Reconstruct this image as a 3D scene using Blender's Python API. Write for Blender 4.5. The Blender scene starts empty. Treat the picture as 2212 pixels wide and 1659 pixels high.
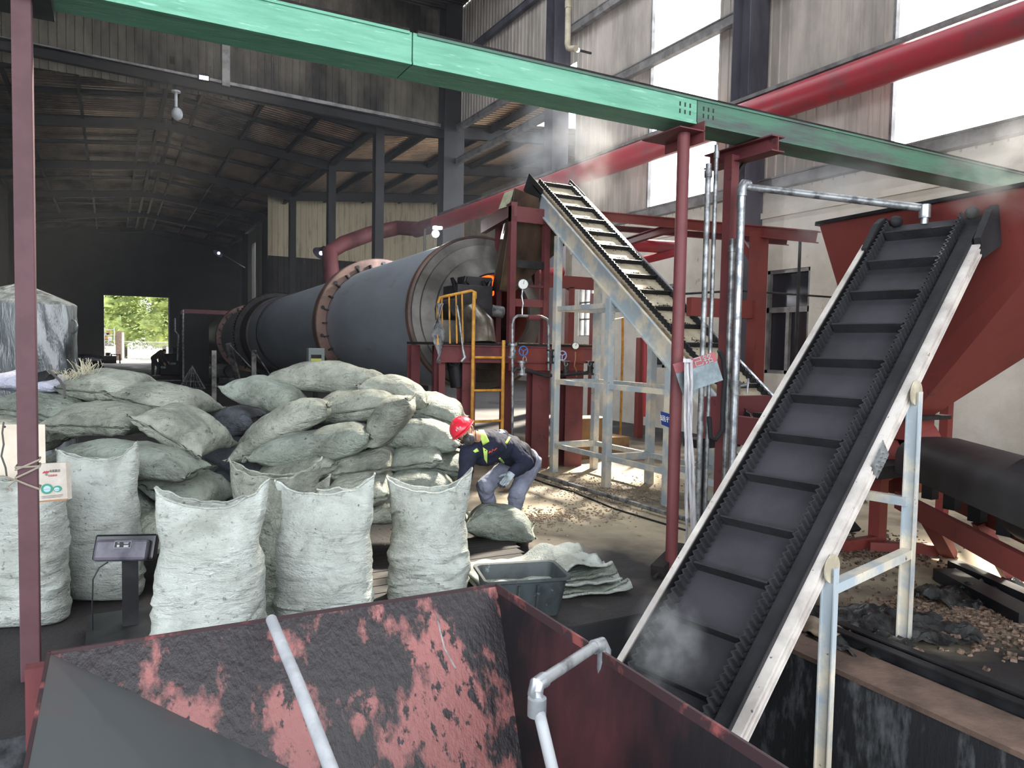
import bpy, bmesh, math, random
from mathutils import Vector, Matrix, noise
from math import sin, cos, pi, radians as R

C = bpy.context.scene.collection
SC = bpy.context.scene

# ---------------------------------------------------------------- camera
FPX, W0, H0 = 1600.0, 2212, 1659
YAW, PIT, ROL = R(28.4), math.atan(0.0503), 0.0188
CAM = Vector((0, 0, 1.95))
Fv = Vector((sin(YAW) * cos(PIT), cos(YAW) * cos(PIT), -sin(PIT)))
R0 = Vector((cos(YAW), -sin(YAW), 0))
U0 = R0.cross(Fv)
Rv = R0 * cos(ROL) + U0 * sin(ROL)
Uv = U0 * cos(ROL) - R0 * sin(ROL)
cd = bpy.data.cameras.new('camera')
cam = bpy.data.objects.new('camera', cd)
C.objects.link(cam)
cd.sensor_width = 36
cd.lens = FPX * 36 / W0
cd.clip_start = 0.05
cd.clip_end = 500
mw = Matrix((Rv, Uv, -Fv)).transposed().to_4x4()
mw.translation = CAM
cam.matrix_world = mw
SC.camera = cam


def P(px, py, d=None, x=None, y=None, z=None):
    """where the sight line through a pixel of the photo meets a depth or a plane of the hall"""
    v = Fv + Rv * ((px - W0 / 2) / FPX) - Uv * ((py - H0 / 2) / FPX)
    if x is not None: t = (x - CAM.x) / v.x
    elif y is not None: t = (y - CAM.y) / v.y
    elif z is not None: t = (z - CAM.z) / v.z
    else: t = d
    return CAM + v * t


# ---------------------------------------------------------------- light
SC.view_settings.view_transform = 'Standard'
SC.view_settings.look = 'None'
SC.view_settings.gamma = 1
SC.view_settings.exposure = 0.5
try:
    SC.view_settings.use_curve_mapping = False
except Exception:
    pass
SC.cycles.max_bounces = 7
SC.cycles.diffuse_bounces = 5
SC.cycles.glossy_bounces = 3
SC.cycles.transmission_bounces = 4
SC.cycles.volume_bounces = 0
SC.cycles.volume_step_rate = 4
SC.cycles.volume_max_steps = 64
SC.cycles.transparent_max_bounces = 6
SC.cycles.sample_clamp_indirect = 4
SC.cycles.caustics_reflective = False
SC.cycles.caustics_refractive = False
SC.cycles.use_denoising = True
w = bpy.data.worlds.new('sky')
SC.world = w
w.use_nodes = True
bgn = w.node_tree.nodes['Background']
bgn.inputs[0].default_value = (0.90, 0.95, 1.0, 1)
bgn.inputs[1].default_value = 4.4

sun_d = bpy.data.lights.new('sun', 'SUN')
sun_d.energy = 19
sun_d.angle = R(5)
sun_d.color = (1.0, 0.90, 0.74)
sun = bpy.data.objects.new('sun', sun_d)
C.objects.link(sun)
sun.rotation_euler = Vector((-0.62, -0.50, -0.78)).to_track_quat('-Z', 'Y').to_euler()


def portal(loc, aim, sx, sy):
    d = bpy.data.lights.new('daylight_opening', 'AREA')
    d.shape = 'RECTANGLE'
    d.size, d.size_y = sx, sy
    d.cycles.is_portal = True
    o = bpy.data.objects.new('daylight_opening', d)
    C.objects.link(o)
    o.location = loc
    o.rotation_euler = Vector(aim).to_track_quat('-Z', 'Y').to_euler()
    return o


# ---------------------------------------------------------------- helpers
def srgb(h):
    if isinstance(h, (tuple, list)): v = [x / 255 for x in h[:3]]
    else: v = [int(h[i:i + 2], 16) / 255 for i in (0, 2, 4)]
    return tuple(((c / 12.92) if c <= .04045 else ((c + .055) / 1.055) ** 2.4) for c in v) + (1,)


_mats = {}


def mat(name, c1, c2=None, sc=3.0, thr=(.42, .62), rough=.65, metal=0.0, bump=0.0, bsc=30.0,
        stretch=(1, 1, 1), c3=None, sc3=18.0, thr3=(.58, .66), bstretch=None, spec=.4, rough2=None,
        emit=None, estr=0.0, alpha=1.0, trans=0.0, detail=6.0, sheen=0.0):
    if name in _mats: return _mats[name]
    m = bpy.data.materials.new(name)
    m.use_nodes = True
    nt = m.node_tree
    nd, lk = nt.nodes, nt.links
    b = nd['Principled BSDF']
    b.inputs['Base Color'].default_value = srgb(c1)
    b.inputs['Roughness'].default_value = rough
    b.inputs['Metallic'].default_value = metal
    b.inputs['Specular IOR Level'].default_value = spec
    b.inputs['Alpha'].default_value = alpha
    b.inputs['Transmission Weight'].default_value = trans
    tc = nd.new('ShaderNodeTexCoord')

    def mapped(st):
        mp = nd.new('ShaderNodeMapping')
        mp.inputs['Scale'].default_value = st
        lk.new(tc.outputs['Object'], mp.inputs[0])
        return mp.outputs[0]

    def ntex(scale, st, det=detail, off=0.0):
        n = nd.new('ShaderNodeTexNoise')
        n.inputs['Scale'].default_value = scale
        n.inputs['Detail'].default_value = det
        n.inputs['Roughness'].default_value = .62
        lk.new(mapped(st), n.inputs['Vector'])
        return n.outputs[0]

    def ramp(src, t):
        r = nd.new('ShaderNodeMapRange')
        r.inputs['From Min'].default_value = t[0]
        r.inputs['From Max'].default_value = t[1]
        lk.new(src, r.inputs['Value'])
        return r.outputs[0]

    col = None
    if c2:
        f = ramp(ntex(sc, stretch), thr)
        mx = nd.new('ShaderNodeMix')
        mx.data_type = 'RGBA'
        mx.inputs[6].default_value = srgb(c1)
        mx.inputs[7].default_value = srgb(c2)
        lk.new(f, mx.inputs[0])
        col = mx.outputs[2]
        if rough2 is not None:
            r2 = nd.new('ShaderNodeMapRange')
            r2.inputs['To Min'].default_value = rough
            r2.inputs['To Max'].default_value = rough2
            lk.new(f, r2.inputs['Value'])
            lk.new(r2.outputs[0], b.inputs['Roughness'])
    if c3:
        f = ramp(ntex(sc3, stretch), thr3)
        mx = nd.new('ShaderNodeMix')
        mx.data_type = 'RGBA'
        if col: lk.new(col, mx.inputs[6])
        else: mx.inputs[6].default_value = srgb(c1)
        mx.inputs[7].default_value = srgb(c3)
        lk.new(f, mx.inputs[0])
        col = mx.outputs[2]
    if col: lk.new(col, b.inputs['Base Color'])
    if bump:
        bp = nd.new('ShaderNodeBump')
        bp.inputs['Strength'].default_value = min(1, bump)
        bp.inputs['Distance'].default_value = .02
        lk.new(ntex(bsc, bstretch or stretch, 4.0), bp.inputs['Height'])
        lk.new(bp.outputs[0], b.inputs['Normal'])
    if emit:
        b.inputs['Emission Color'].default_value = srgb(emit)
        b.inputs['Emission Strength'].default_value = estr
    _mats[name] = m
    return m


class MB:
    def __init__(s): s.v, s.f = [], []

    def add(s, vs, fs):
        n = len(s.v)
        s.v += [Vector(v) for v in vs]
        s.f += [tuple(i + n for i in f) for f in fs]
        return s

    def box(s, c, sz, rot=None):
        c = Vector(c)
        vs = []
        for i in range(8):
            p = Vector((sz[0] * (.5 if i & 1 else -.5), sz[1] * (.5 if i & 2 else -.5), sz[2] * (.5 if i & 4 else -.5)))
            if rot is not None: p = rot @ p
            vs.append(c + p)
        return s.add(vs, [(0, 2, 3, 1), (4, 5, 7, 6), (0, 1, 5, 4), (2, 6, 7, 3), (0, 4, 6, 2), (1, 3, 7, 5)])

    def span(s, a, b):
        a, b = Vector(a), Vector(b)
        return s.box((a + b) / 2, [abs(b[i] - a[i]) for i in range(3)])

    def bar(s, a, b, w, h, up=(0, 0, 1)):
        a, b = Vector(a), Vector(b)
        z = (b - a).normalized()
        x = z.cross(Vector(up))
        if x.length < 1e-4: x = z.cross(Vector((1, 0, 0)))
        x.normalize()
        y = x.cross(z).normalized()
        vs = [p + x * (w / 2 * i) + y * (h / 2 * j) for p in (a, b) for i, j in ((-1, -1), (1, -1), (1, 1), (-1, 1))]
        return s.add(vs, [(0, 3, 2, 1), (4, 5, 6, 7), (0, 1, 5, 4), (1, 2, 6, 5), (2, 3, 7, 6), (3, 0, 4, 7)])

    def ibeam(s, a, b, w, h, t=.012, up=(0, 0, 1)):
        a, b = Vector(a), Vector(b)
        z = (b - a).normalized()
        x = z.cross(Vector(up))
        if x.length < 1e-4: x = z.cross(Vector((1, 0, 0)))
        x.normalize()
        y = x.cross(z).normalized()
        s.bar(a + y * (h / 2 - t / 2), b + y * (h / 2 - t / 2), w, t, up)
        s.bar(a - y * (h / 2 - t / 2), b - y * (h / 2 - t / 2), w, t, up)
        return s.bar(a, b, t, h - 2 * t, up)

    def tube(s, pts, r, n=12, caps=True):
        pts = [Vector(p) for p in pts]
        rs = r if isinstance(r, (list, tuple)) else [r] * len(pts)
        base = len(s.v)
        prev = None
        for i, p in enumerate(pts):
            t = (pts[min(i + 1, len(pts) - 1)] - pts[max(i - 1, 0)])
            t = t.normalized() if t.length > 1e-9 else Vector((0, 0, 1))
            if prev is None:
                x = t.cross(Vector((0, 0, 1)))
                if x.length < 1e-3: x = t.cross(Vector((1, 0, 0)))
            else:
                x = prev - t * prev.dot(t)
                if x.length < 1e-4: x = t.cross(Vector((1, 0, 0)))
            x.normalize()
            prev = x
            y = t.cross(x)
            for k in range(n):
                a = 2 * pi * k / n
                s.v.append(p + (x * cos(a) + y * sin(a)) * rs[i])
        for i in range(len(pts) - 1):
            for k in range(n):
                a, b = base + i * n + k, base + i * n + (k + 1) % n
                s.f.append((a, b, b + n, a + n))
        if caps:
            s.f.append(tuple(base + k for k in reversed(range(n))))
            e = base + (len(pts) - 1) * n
            s.f.append(tuple(e + k for k in range(n)))
        return s

    def cyl(s, a, b, r, n=20, r2=None):
        return s.tube([a, b], [r, r if r2 is None else r2], n)

    def lathe(s, o, ax, prof, n=48, closed=False):
        """prof: (distance along the axis, radius)"""
        o, ax = Vector(o), Vector(ax).normalized()
        x = ax.cross(Vector((0, 0, 1)))
        if x.length < 1e-3: x = Vector((1, 0, 0))
        x.normalize()
        y = ax.cross(x)
        base = len(s.v)
        for d, r in prof:
            for k in range(n):
                a = 2 * pi * k / n
                s.v.append(o + ax * d + (x * cos(a) + y * sin(a)) * r)
        m = len(prof)
        for i in range(m if closed else m - 1):
            for k in range(n):
                a, b = base + i * n + k, base + i * n + (k + 1) % n
                j = ((i + 1) % m - i) * n
                s.f.append((a, b, b + j, a + j))
        return s

    def prism(s, pts, vec):
        pts = [Vector(p) for p in pts]
        vec = Vector(vec)
        n = len(pts)
        fs = [tuple(range(n))[::-1], tuple(range(n, 2 * n))]
        for i in range(n): fs.append((i, (i + 1) % n, n + (i + 1) % n, n + i))
        return s.add(pts + [p + vec for p in pts], fs)

    def sheet(s, a, b, c, d, t):
        """quad a b c d given thickness t"""
        a, b, c, d = map(Vector, (a, b, c, d))
        nrm = (b - a).cross(d - a).normalized() * t
        return s.prism([a, b, c, d], nrm)

    def grid(s, fn, nu, nv, wrap=False):
        base = len(s.v)
        for i in range(nu):
            for j in range(nv):
                s.v.append(Vector(fn(i / (nu - 1), j / (nv if wrap else nv - 1))))
        for i in range(nu - 1):
            for j in range(nv if wrap else nv - 1):
                a, b = base + i * nv + j, base + i * nv + (j + 1) % nv
                s.f.append((a, b, b + nv, a + nv))
        return s

    def sphere(s, c, r, n=14, m=9, rot=None):
        r = r if isinstance(r, (tuple, list)) else (r, r, r)
        c = Vector(c)

        def fn(u, v):
            a, b = u * pi, v * 2 * pi
            p = Vector((sin(a) * cos(b) * r[0], sin(a) * sin(b) * r[1], cos(a) * r[2]))
            if rot is not None: p = rot @ p
            return c + p
        return s.grid(fn, m, n, True)

    def build(s, name, m, parent=None, smooth=False, origin=None, bevel=0.0, fixn=True):
        if origin is None:
            if parent is not None: origin = parent_origin(parent)
            else:
                xs, ys, zs = zip(*[(v.x, v.y, v.z) for v in s.v])
                origin = Vector(((min(xs) + max(xs)) / 2, (min(ys) + max(ys)) / 2, min(zs)))
        origin = Vector(origin)
        me = bpy.data.meshes.new(name)
        me.from_pydata([tuple(v - origin) for v in s.v], [], s.f)
        me.validate()
        if fixn:
            bm = bmesh.new()
            bm.from_mesh(me)
            bmesh.ops.recalc_face_normals(bm, faces=bm.faces)
            bm.to_mesh(me)
            bm.free()
        if smooth:
            for p in me.polygons: p.use_smooth = True
            try: me.set_sharp_from_angle(angle=R(40))
            except Exception: pass
        for mm in (m if isinstance(m, (list, tuple)) else [m]): me.materials.append(mm)
        o = bpy.data.objects.new(name, me)
        C.objects.link(o)
        if parent is not None:
            o.parent = parent
            o.location = origin - parent_origin(parent)
        else:
            o.location = origin
        if bevel:
            bv = o.modifiers.new('edge', 'BEVEL')
            bv.width = bevel
            bv.segments = 2
            bv.limit_method = 'ANGLE'
        return o


def parent_origin(o):
    p = Vector(o.location)
    q = o.parent
    while q is not None:
        p += Vector(q.location)
        q = q.parent
    return p


def tag(o, label, cat, group=None):
    o['label'] = label
    o['category'] = cat
    if group: o['group'] = group
    return o


def thing(name, label, cat, loc, group=None):
    o = bpy.data.objects.new(name, None)
    o.empty_display_size = .1
    C.objects.link(o)
    o.location = loc
    return tag(o, label, cat, group)


def struct(o):
    o['kind'] = 'structure'
    return o


def copy_tree(o, parent=None):
    c = o.copy()
    C.objects.link(c)
    c.parent = parent
    for ch in list(o.children): copy_tree(ch, c)
    return c


def text_mesh(name, s, size, m, parent, origin, xdir, ydir, depth=.002, align='CENTER', bold=0.0):
    cu = bpy.data.curves.new(name, 'FONT')
    cu.body = s
    cu.size = size
    cu.extrude = depth
    cu.offset = bold
    cu.align_x = align
    cu.align_y = 'CENTER'
    t = bpy.data.objects.new('tmp_text', cu)
    C.objects.link(t)
    bpy.context.view_layer.update()
    me = bpy.data.meshes.new_from_object(t.evaluated_get(bpy.context.evaluated_depsgraph_get()))
    bpy.data.objects.remove(t)
    bpy.data.curves.remove(cu)
    xd, yd = Vector(xdir).normalized(), Vector(ydir).normalized()
    zd = xd.cross(yd)
    me.transform(Matrix((xd, yd, zd)).transposed().to_4x4())
    me.materials.clear()
    me.materials.append(m)
    me.name = name
    o = bpy.data.objects.new(name, me)
    C.objects.link(o)
    o.parent = parent
    o.location = Vector(origin) - parent_origin(parent)
    return o


def nz(v, s=1.0): return noise.noise(Vector(v) * s)


def soot_and_lit_floor(m):
    """coal dust trodden over the hall floor: thick on the hall and heap side, with a pale bay by the conveyors widened to paint in lit floor"""
    nd, lk = m.node_tree.nodes, m.node_tree.links
    b = nd['Principled BSDF']
    src = b.inputs['Base Color'].links[0].from_socket
    tc = nd.new('ShaderNodeTexCoord')
    sx = nd.new('ShaderNodeSeparateXYZ')
    lk.new(tc.outputs['Object'], sx.inputs[0])
    n = nd.new('ShaderNodeTexNoise'); n.inputs['Scale'].default_value = .8; n.inputs['Detail'].default_value = 6
    lk.new(tc.outputs['Object'], n.inputs['Vector'])
    # distance from the pale bay by the conveyors, light painted into the floor colour (about x 6.5, y 8)
    vd = nd.new('ShaderNodeVectorMath'); vd.operation = 'DISTANCE'
    cmb = nd.new('ShaderNodeCombineXYZ')
    sc1 = nd.new('ShaderNodeMath'); sc1.operation = 'MULTIPLY'; sc1.inputs[1].default_value = 1.0
    sc2 = nd.new('ShaderNodeMath'); sc2.operation = 'MULTIPLY'; sc2.inputs[1].default_value = .62
    lk.new(sx.outputs[0], sc1.inputs[0]); lk.new(sx.outputs[1], sc2.inputs[0])
    lk.new(sc1.outputs[0], cmb.inputs[0]); lk.new(sc2.outputs[0], cmb.inputs[1])
    lk.new(cmb.outputs[0], vd.inputs[0]); vd.inputs[1].default_value = (7.4, 8.2 * .62, 0)
    ad = nd.new('ShaderNodeMath'); ad.operation = 'MULTIPLY_ADD'; ad.inputs[1].default_value = 3.4
    lk.new(n.outputs[0], ad.inputs[0]); lk.new(vd.outputs['Value'], ad.inputs[2])
    r = nd.new('ShaderNodeMapRange'); r.inputs['From Min'].default_value = 4.5; r.inputs['From Max'].default_value = 5.8
    lk.new(ad.outputs[0], r.inputs['Value'])
    mx = nd.new('ShaderNodeMix'); mx.data_type = 'RGBA'
    lk.new(r.outputs[0], mx.inputs[0]); lk.new(src, mx.inputs[6]); mx.inputs[7].default_value = srgb('2b2829')
    lk.new(mx.outputs[2], b.inputs['Base Color'])
# ================================================================ materials
M_floor = mat('floor_concrete', 'b8aa92', '4a4038', sc=.55, thr=(.50, .64), rough=.75, rough2=.45, bump=.5, bsc=22, c3='8a7d6c', sc3=1.2, thr3=(.5, .72), detail=9)
soot_and_lit_floor(M_floor)
M_slab = mat('slab_concrete', '6f5b50', '4a3c36', sc=2.2, rough=.85, bump=.3, bsc=30)
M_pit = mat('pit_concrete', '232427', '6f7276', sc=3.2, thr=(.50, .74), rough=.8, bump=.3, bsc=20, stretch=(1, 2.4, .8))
M_plaster = mat('wall_plaster', 'd8d2c8', 'b5aea2', sc=.8, thr=(.40, .72), rough=.9, bump=.25, bsc=14, c3='57503f', sc3=3.0, thr3=(.64, .80))
M_panel = mat('wall_panel', 'b9afa6', '979088', sc=1.2, rough=.6, bump=.0, stretch=(1, 1, .3))
M_panel_soot = mat('sooty_panel', '6a6559', '221f1e', sc=.55, thr=(.40, .62), rough=.7, stretch=(1, 1, .45), detail=8)
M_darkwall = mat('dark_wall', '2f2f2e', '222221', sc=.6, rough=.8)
M_steel = mat('dark_steel', '1b1a1d', '0f0f11', sc=1.5, rough=.7)
M_greysteel = mat('grey_steel', '5d5c66', '3c3b44', sc=1.0, rough=.6, stretch=(1, 1, .3))
M_roof = mat('roof_sheet', '96826f', '262220', sc=.35, thr=(.35, .65), rough=.30, metal=.75, stretch=(1, .3, 1))  # warm and near-black patches paint lit and unlit roof strips into the colour
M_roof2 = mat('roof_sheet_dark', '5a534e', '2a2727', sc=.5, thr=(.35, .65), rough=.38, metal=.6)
M_frame = mat('window_metal', '8d8b8b', '6b6868', sc=3, rough=.5, metal=.3)
M_glass = mat('dark_glass', '2b2a30', rough=.08, spec=.6)

HX0, HX1 = -9.0, 12.0            # main hall side walls
GY = 27.5                        # gable plane above the kiln hall
ZT = 15.0


def struct_box(name, a, b, m):
    return struct(MB().span(a, b).build(name, m))


# ground: one slab with the pit cut out
fl = MB()
PX0, PX1, PY0, PY1 = -1.2, 3.9, -1.5, 4.27
for a, b in (((-40, -12, -.3), (PX0, 110, 0)), ((PX1, -12, -.3), (60, 110, 0)), ((PX0, PY1, -.3), (PX1, 110, 0)), ((PX0, -12, -.3), (PX1, PY0, 0))):
    fl.span(a, b)
struct(fl.build('floor', M_floor, origin=(0, 0, 0)))
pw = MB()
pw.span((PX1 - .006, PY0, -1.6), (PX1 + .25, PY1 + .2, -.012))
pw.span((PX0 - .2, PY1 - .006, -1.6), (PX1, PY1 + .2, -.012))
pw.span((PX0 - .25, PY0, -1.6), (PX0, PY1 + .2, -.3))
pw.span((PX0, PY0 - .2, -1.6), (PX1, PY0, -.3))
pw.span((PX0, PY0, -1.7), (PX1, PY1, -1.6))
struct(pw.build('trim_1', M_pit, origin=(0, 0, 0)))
# raised screed strip between pit and rails
struct_box('trim_2', (3.885, -2, -.01), (4.26, 3.75, .02), M_slab)


# ribbed cladding built as real geometry
def ribbed(mb, p0, du, dv, lu, lv, pitch=.24, dep=.022, nrm=(0, 0, 1)):
    """ribs run along dv, repeat along du"""
    p0, du, dv, nrm = Vector(p0), Vector(du), Vector(dv), Vector(nrm)
    n = max(1, int(round(lu / pitch)))
    prof = []
    for k in range(n):
        x = k * lu / n
        w_ = lu / n
        prof += [(x, 0), (x + w_ * .70, 0), (x + w_ * .78, dep), (x + w_ * .92, dep)]
    prof.append((lu, 0))
    b = len(mb.v)
    for x, h in prof:
        mb.v.append(p0 + du * x + nrm * h)
        mb.v.append(p0 + du * x + nrm * h + dv * lv)
    for k in range(len(prof) - 1):
        mb.f.append((b + 2 * k, b + 2 * k + 2, b + 2 * k + 3, b + 2 * k + 1))
    return mb


X, Y, Z = Vector((1, 0, 0)), Vector((0, 1, 0)), Vector((0, 0, 1))
# right wall: plaster below, steel cladding above, with tall strip windows
lo = MB()
wins_lo = [(10.05, 11.15, 1.5, 3.62), (13.9, 14.9, 1.5, 3.55), (17.1, 18.2, 2.3, 3.75)]


def wall_with_holes(mb, x0, x1, y0, y1, z0, z1, holes):
    ys = sorted({y0, y1, *[h[0] for h in holes], *[h[1] for h in holes]})
    for a, b in zip(ys, ys[1:]):
        hs = [h for h in holes if h[0] <= a + 1e-6 and h[1] >= b - 1e-6]
        zs = z0
        for h in sorted(hs, key=lambda q: q[2]):
            if h[2] > zs: mb.span((x0, a, zs), (x1, b, h[2]))
            zs = h[3]
        if z1 > zs: mb.span((x0, a, zs), (x1, b, z1))


wall_with_holes(lo, 12.0, 12.3, -3, 18.6, 0, 5.25, wins_lo)
struct(lo.build('wall_right', M_plaster, origin=(12, 0, 0)))
struct_box('trim_3', (11.93, -3, 4.7), (12.0, 18.6, 4.82), M_plaster)
# cladding above, holes (y0,y1,z0,z1)
HI = [(12.75, 15.15, 5.55, 14.0), (6.05, 8.45, 5.55, 14.0), (-1.2, 1.2, 5.55, 14.0)]
cl = MB()
ys = [-3] + sorted([h[0] for h in HI] + [h[1] for h in HI]) + [18.6]
for a, b in zip(ys, ys[1:]):
    holed = any(abs(h[0] - a) < 1e-6 for h in HI)
    if holed:
        ribbed(cl, (12.02, a, 5.2), Y, Z, b - a, .35, nrm=(-1, 0, 0))
        ribbed(cl, (12.02, a, 14.0), Y, Z, b - a, 1.0, nrm=(-1, 0, 0))
    else:
        ribbed(cl, (12.02, a, 5.2), Y, Z, b - a, ZT - 5.2, nrm=(-1, 0, 0))
ribbed(cl, (12.02, 18.6, 10.3), Y, Z, GY - 18.6, ZT - 10.3, nrm=(-1, 0, 0))
struct(cl.build('wall_right_cladding', M_panel, origin=(12, 0, 0)))
# window frames
for i, (a, b, z0, z1) in enumerate(HI):
    o = struct(MB().span((12.0, a, z0 - .06), (12.1, b, z0)).span((12.0, a - .05, z0), (12.1, a, z1)).span((12.0, b, z0), (12.1, b + .05, z1)).build('window_%d' % (i + 1), M_frame))
# low windows: frame, transom, dark panes
for i, (a, b, z0, z1) in enumerate(wins_lo[:2]):
    fr = MB()
    for q in ((a, z0, a + .07, z1), (b - .07, z0, b, z1), (a, z0, b, z0 + .07), (a, z1 - .07, b, z1), (a, z0 + 1.25, b, z0 + 1.36), ((a + b) / 2 - .04, z0, (a + b) / 2 + .04, z0 + 1.25)):
        fr.span((12.04, q[0], q[1]), (12.12, q[2], q[3]))
    fo = struct(fr.build('window_%d' % (i + 4), M_frame))
    MB().span((12.13, a, z0), (12.15, b, z1)).build('pane', M_glass, fo)
    struct(MB().span((12.9, a - .3, z0 - .3), (12.95, b + .3, z1 + .3)).build('wall_behind_window', M_darkwall))
a, b, z0, z1 = wins_lo[2]
fr = MB()
for k in range(5): fr.span((12.04, a + (b - a) * k / 4 - .02, z0), (12.1, a + (b - a) * k / 4 + .02, z1))
for k in range(4): fr.span((12.04, a, z0 + (z1 - z0) * k / 3 - .02), (12.1, b, z0 + (z1 - z0) * k / 3 + .02))
struct(fr.build('window_6', M_frame))

# gable wall above the kiln hall mouth
gb = MB()
ribbed(gb, (HX0, GY, 10.25), X, Z, 21.0, ZT - 10.25, nrm=(0, -1, 0))
struct(gb.build('wall_gable', M_panel_soot, origin=(0, GY, 0)))
gl = MB()
ribbed(gl, (HX0, GY, 0), X, Z, 4.0, 10.25, nrm=(0, -1, 0))
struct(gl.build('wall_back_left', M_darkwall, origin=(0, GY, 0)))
# left wall of the main hall: closed low, open to daylight towards the viewer's side
lw = MB()
ribbed(lw, (HX0, 6, 0), Y, Z, GY - 6, ZT, nrm=(1, 0, 0))
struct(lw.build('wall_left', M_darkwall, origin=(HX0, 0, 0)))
# main roof
rf = MB()
ADDED_SKYLIGHTS = [(3.0, 4.8), (7.6, 9.4)]  # roof slots out of view, added to brighten the right wall and floor
for xa, xb in ((HX0, ADDED_SKYLIGHTS[0][0]), (ADDED_SKYLIGHTS[0][1], ADDED_SKYLIGHTS[1][0]), (ADDED_SKYLIGHTS[1][1], 12.0)):
    ribbed(rf, (xa, -3, ZT), Y, X, GY + 3, xb - xa, nrm=(0, 0, -1))
for xa, xb in ADDED_SKYLIGHTS:
    ribbed(rf, (xa, -3, ZT), Y, X, 4, xb - xa, nrm=(0, 0, -1))
    ribbed(rf, (xa, 22, ZT), Y, X, GY - 22, xb - xa, nrm=(0, 0, -1))
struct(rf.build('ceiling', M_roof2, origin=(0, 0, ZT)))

# kiln hall
EX0, EX1, RX, ZE, ZR, FY = -5.2, 9.1, 2.1, 10.25, 11.1, 69.5
for nm, xa, xb in (('ceiling_left_slope', EX0, RX), ('ceiling_right_slope', EX1, RX)):
    d = Vector((RX - xa, 0, ZR - ZE))
    mb = MB()
    ribbed(mb, (xa, GY, ZE + .35), Y, d.normalized(), FY - GY, d.length, pitch=.28, dep=.045, nrm=(0, 0, -1))
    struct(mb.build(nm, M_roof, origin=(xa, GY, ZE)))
far = MB()
wall_y = FY
DX0, DX1, DZ = -.55, 4.35, 5.55
far.span((EX0, FY, 0), (DX0, FY + .2, 11.5)).span((DX1, FY, 0), (12.5, FY + .2, 11.5)).span((DX0, FY, DZ), (DX1, FY + .2, 11.5))
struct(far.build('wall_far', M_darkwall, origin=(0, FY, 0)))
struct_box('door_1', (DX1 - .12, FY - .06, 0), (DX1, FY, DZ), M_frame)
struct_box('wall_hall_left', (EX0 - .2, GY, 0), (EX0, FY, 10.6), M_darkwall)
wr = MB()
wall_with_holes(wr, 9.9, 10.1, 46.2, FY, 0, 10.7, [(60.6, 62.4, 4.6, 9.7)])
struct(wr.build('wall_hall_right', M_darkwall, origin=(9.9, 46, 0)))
wr = MB()
ribbed(wr, (EX1 - .1, 46.2, 10.65), Y, X, FY - 46.2, 1.3, nrm=(0, 0, -1))
struct(wr.build('ceiling_edge', M_roof, origin=(EX1, 46, 10.6)))

# side shed roof to the right of the kiln hall
sd = MB()
d = Vector((20, 0, 1.9))
ribbed(sd, (12.3, 24.0, ZE + .7), Y, Vector((15.8, 0, 1.5)).normalized(), 3.6, 3.0, pitch=.28, dep=.045, nrm=(0, 0, -1))
ribbed(sd, (EX1, 27.6, ZE + .4), Y, d.normalized(), 18.5, 12.0, pitch=.28, dep=.045, nrm=(0, 0, -1))
struct(sd.build('ceiling_side_shed', M_roof, origin=(EX1, 18.7, ZE)))
sw = MB()
ribbed(sw, (8.2, 46, 6.9), X, Z, 13, 6.0, pitch=.33, nrm=(0, -1, 0))
struct(sw.build('wall_shed_back', mat('cream_panel', 'c2b79c', '8b7f68', sc=1.6, thr=(.5, .7), rough=.7, stretch=(2, 1, .3)), origin=(8, 46, 0)))
sw = MB()
ribbed(sw, (8.2, 45.95, 0), X, Z, 13, 7.1, pitch=.33, nrm=(0, -1, 0))
struct(sw.build('wall_shed_back_lower', mat('soot_panel', '2e2a28', '1a1817', sc=1.5, rough=.8), origin=(8, 46, 0)))
struct_box('wall_shed_right', (21, 27.6, 0), (21.2, 46, 11.8), M_plaster)
struct_box('wall_shed_front', (12.3, 18.4, 0), (21, 18.6, 4.5), M_plaster)

# rafters and purlins (each one a fixed piece of the building)
def beam(name, a, b, w_, h, m=M_steel, up=(0, 0, 1)):
    return struct(MB().ibeam(a, b, w_, h, .02, up).build(name, m))


FRY = [28.0, 35.0, 43.5, 52.0, 60.5, 69.0]
for yy in FRY:
    for xa in (EX0, EX1):
        if xa == EX1 or True:
            beam('ceiling_rafter', (xa, yy, ZE - .05), (RX, yy, ZR - .05), .25, .42)
for yy in (31.5, 39.2, 47.7, 56.2, 64.7):
    for xa in (EX0, EX1):
        beam('ceiling_rafter', (xa, yy, ZE + .12), (RX, yy, ZR + .12), .18, .16)
for k in range(1, 4):
    for xa in (EX0, EX1):
        xx = xa + (RX - xa) * k / 3.45
        zz = ZE + (ZR - ZE) * k / 3.45
        beam('ceiling_purlin', (xx, GY, zz + .15), (xx, FY, zz + .15), .1, .2)
struct(MB().span((RX - .35, GY, ZR + .0), (RX - .2, FY, ZR + .25)).span((RX + .2, GY, ZR + .0), (RX + .35, FY, ZR + .25)).build('ceiling_ridge_purlin', M_steel))
for xa in (EX0, EX1): beam('ceiling_eave_beam', (xa, GY, ZE + .1), (xa, FY, ZE + .1), .2, .3)
for yy, xa in ((28.0, EX1), (35.0, EX1), (43.5, EX1)):
    beam('ceiling_rafter', (xa, yy, ZE + .02), (21, yy, ZE + 1.14), .25, .5)
for k in range(1, 5):
    xx = EX1 + 2.4 * k
    beam('ceiling_purlin', (xx, 24.0 if 12.3 < xx < 15.5 else 27.6, ZE + .22 + 1.9 * 2.4 * k / 20), (xx, 46, ZE + .22 + 1.9 * 2.4 * k / 20), .12, .3)

# columns
def column(x, y, z1, w_, h, m, name='column'):
    mb = MB()
    mb.ibeam((x, y, 0), (x, y, z1), w_, h, .02, up=(0, 1, 0))
    return struct(mb.build(name, m))


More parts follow.
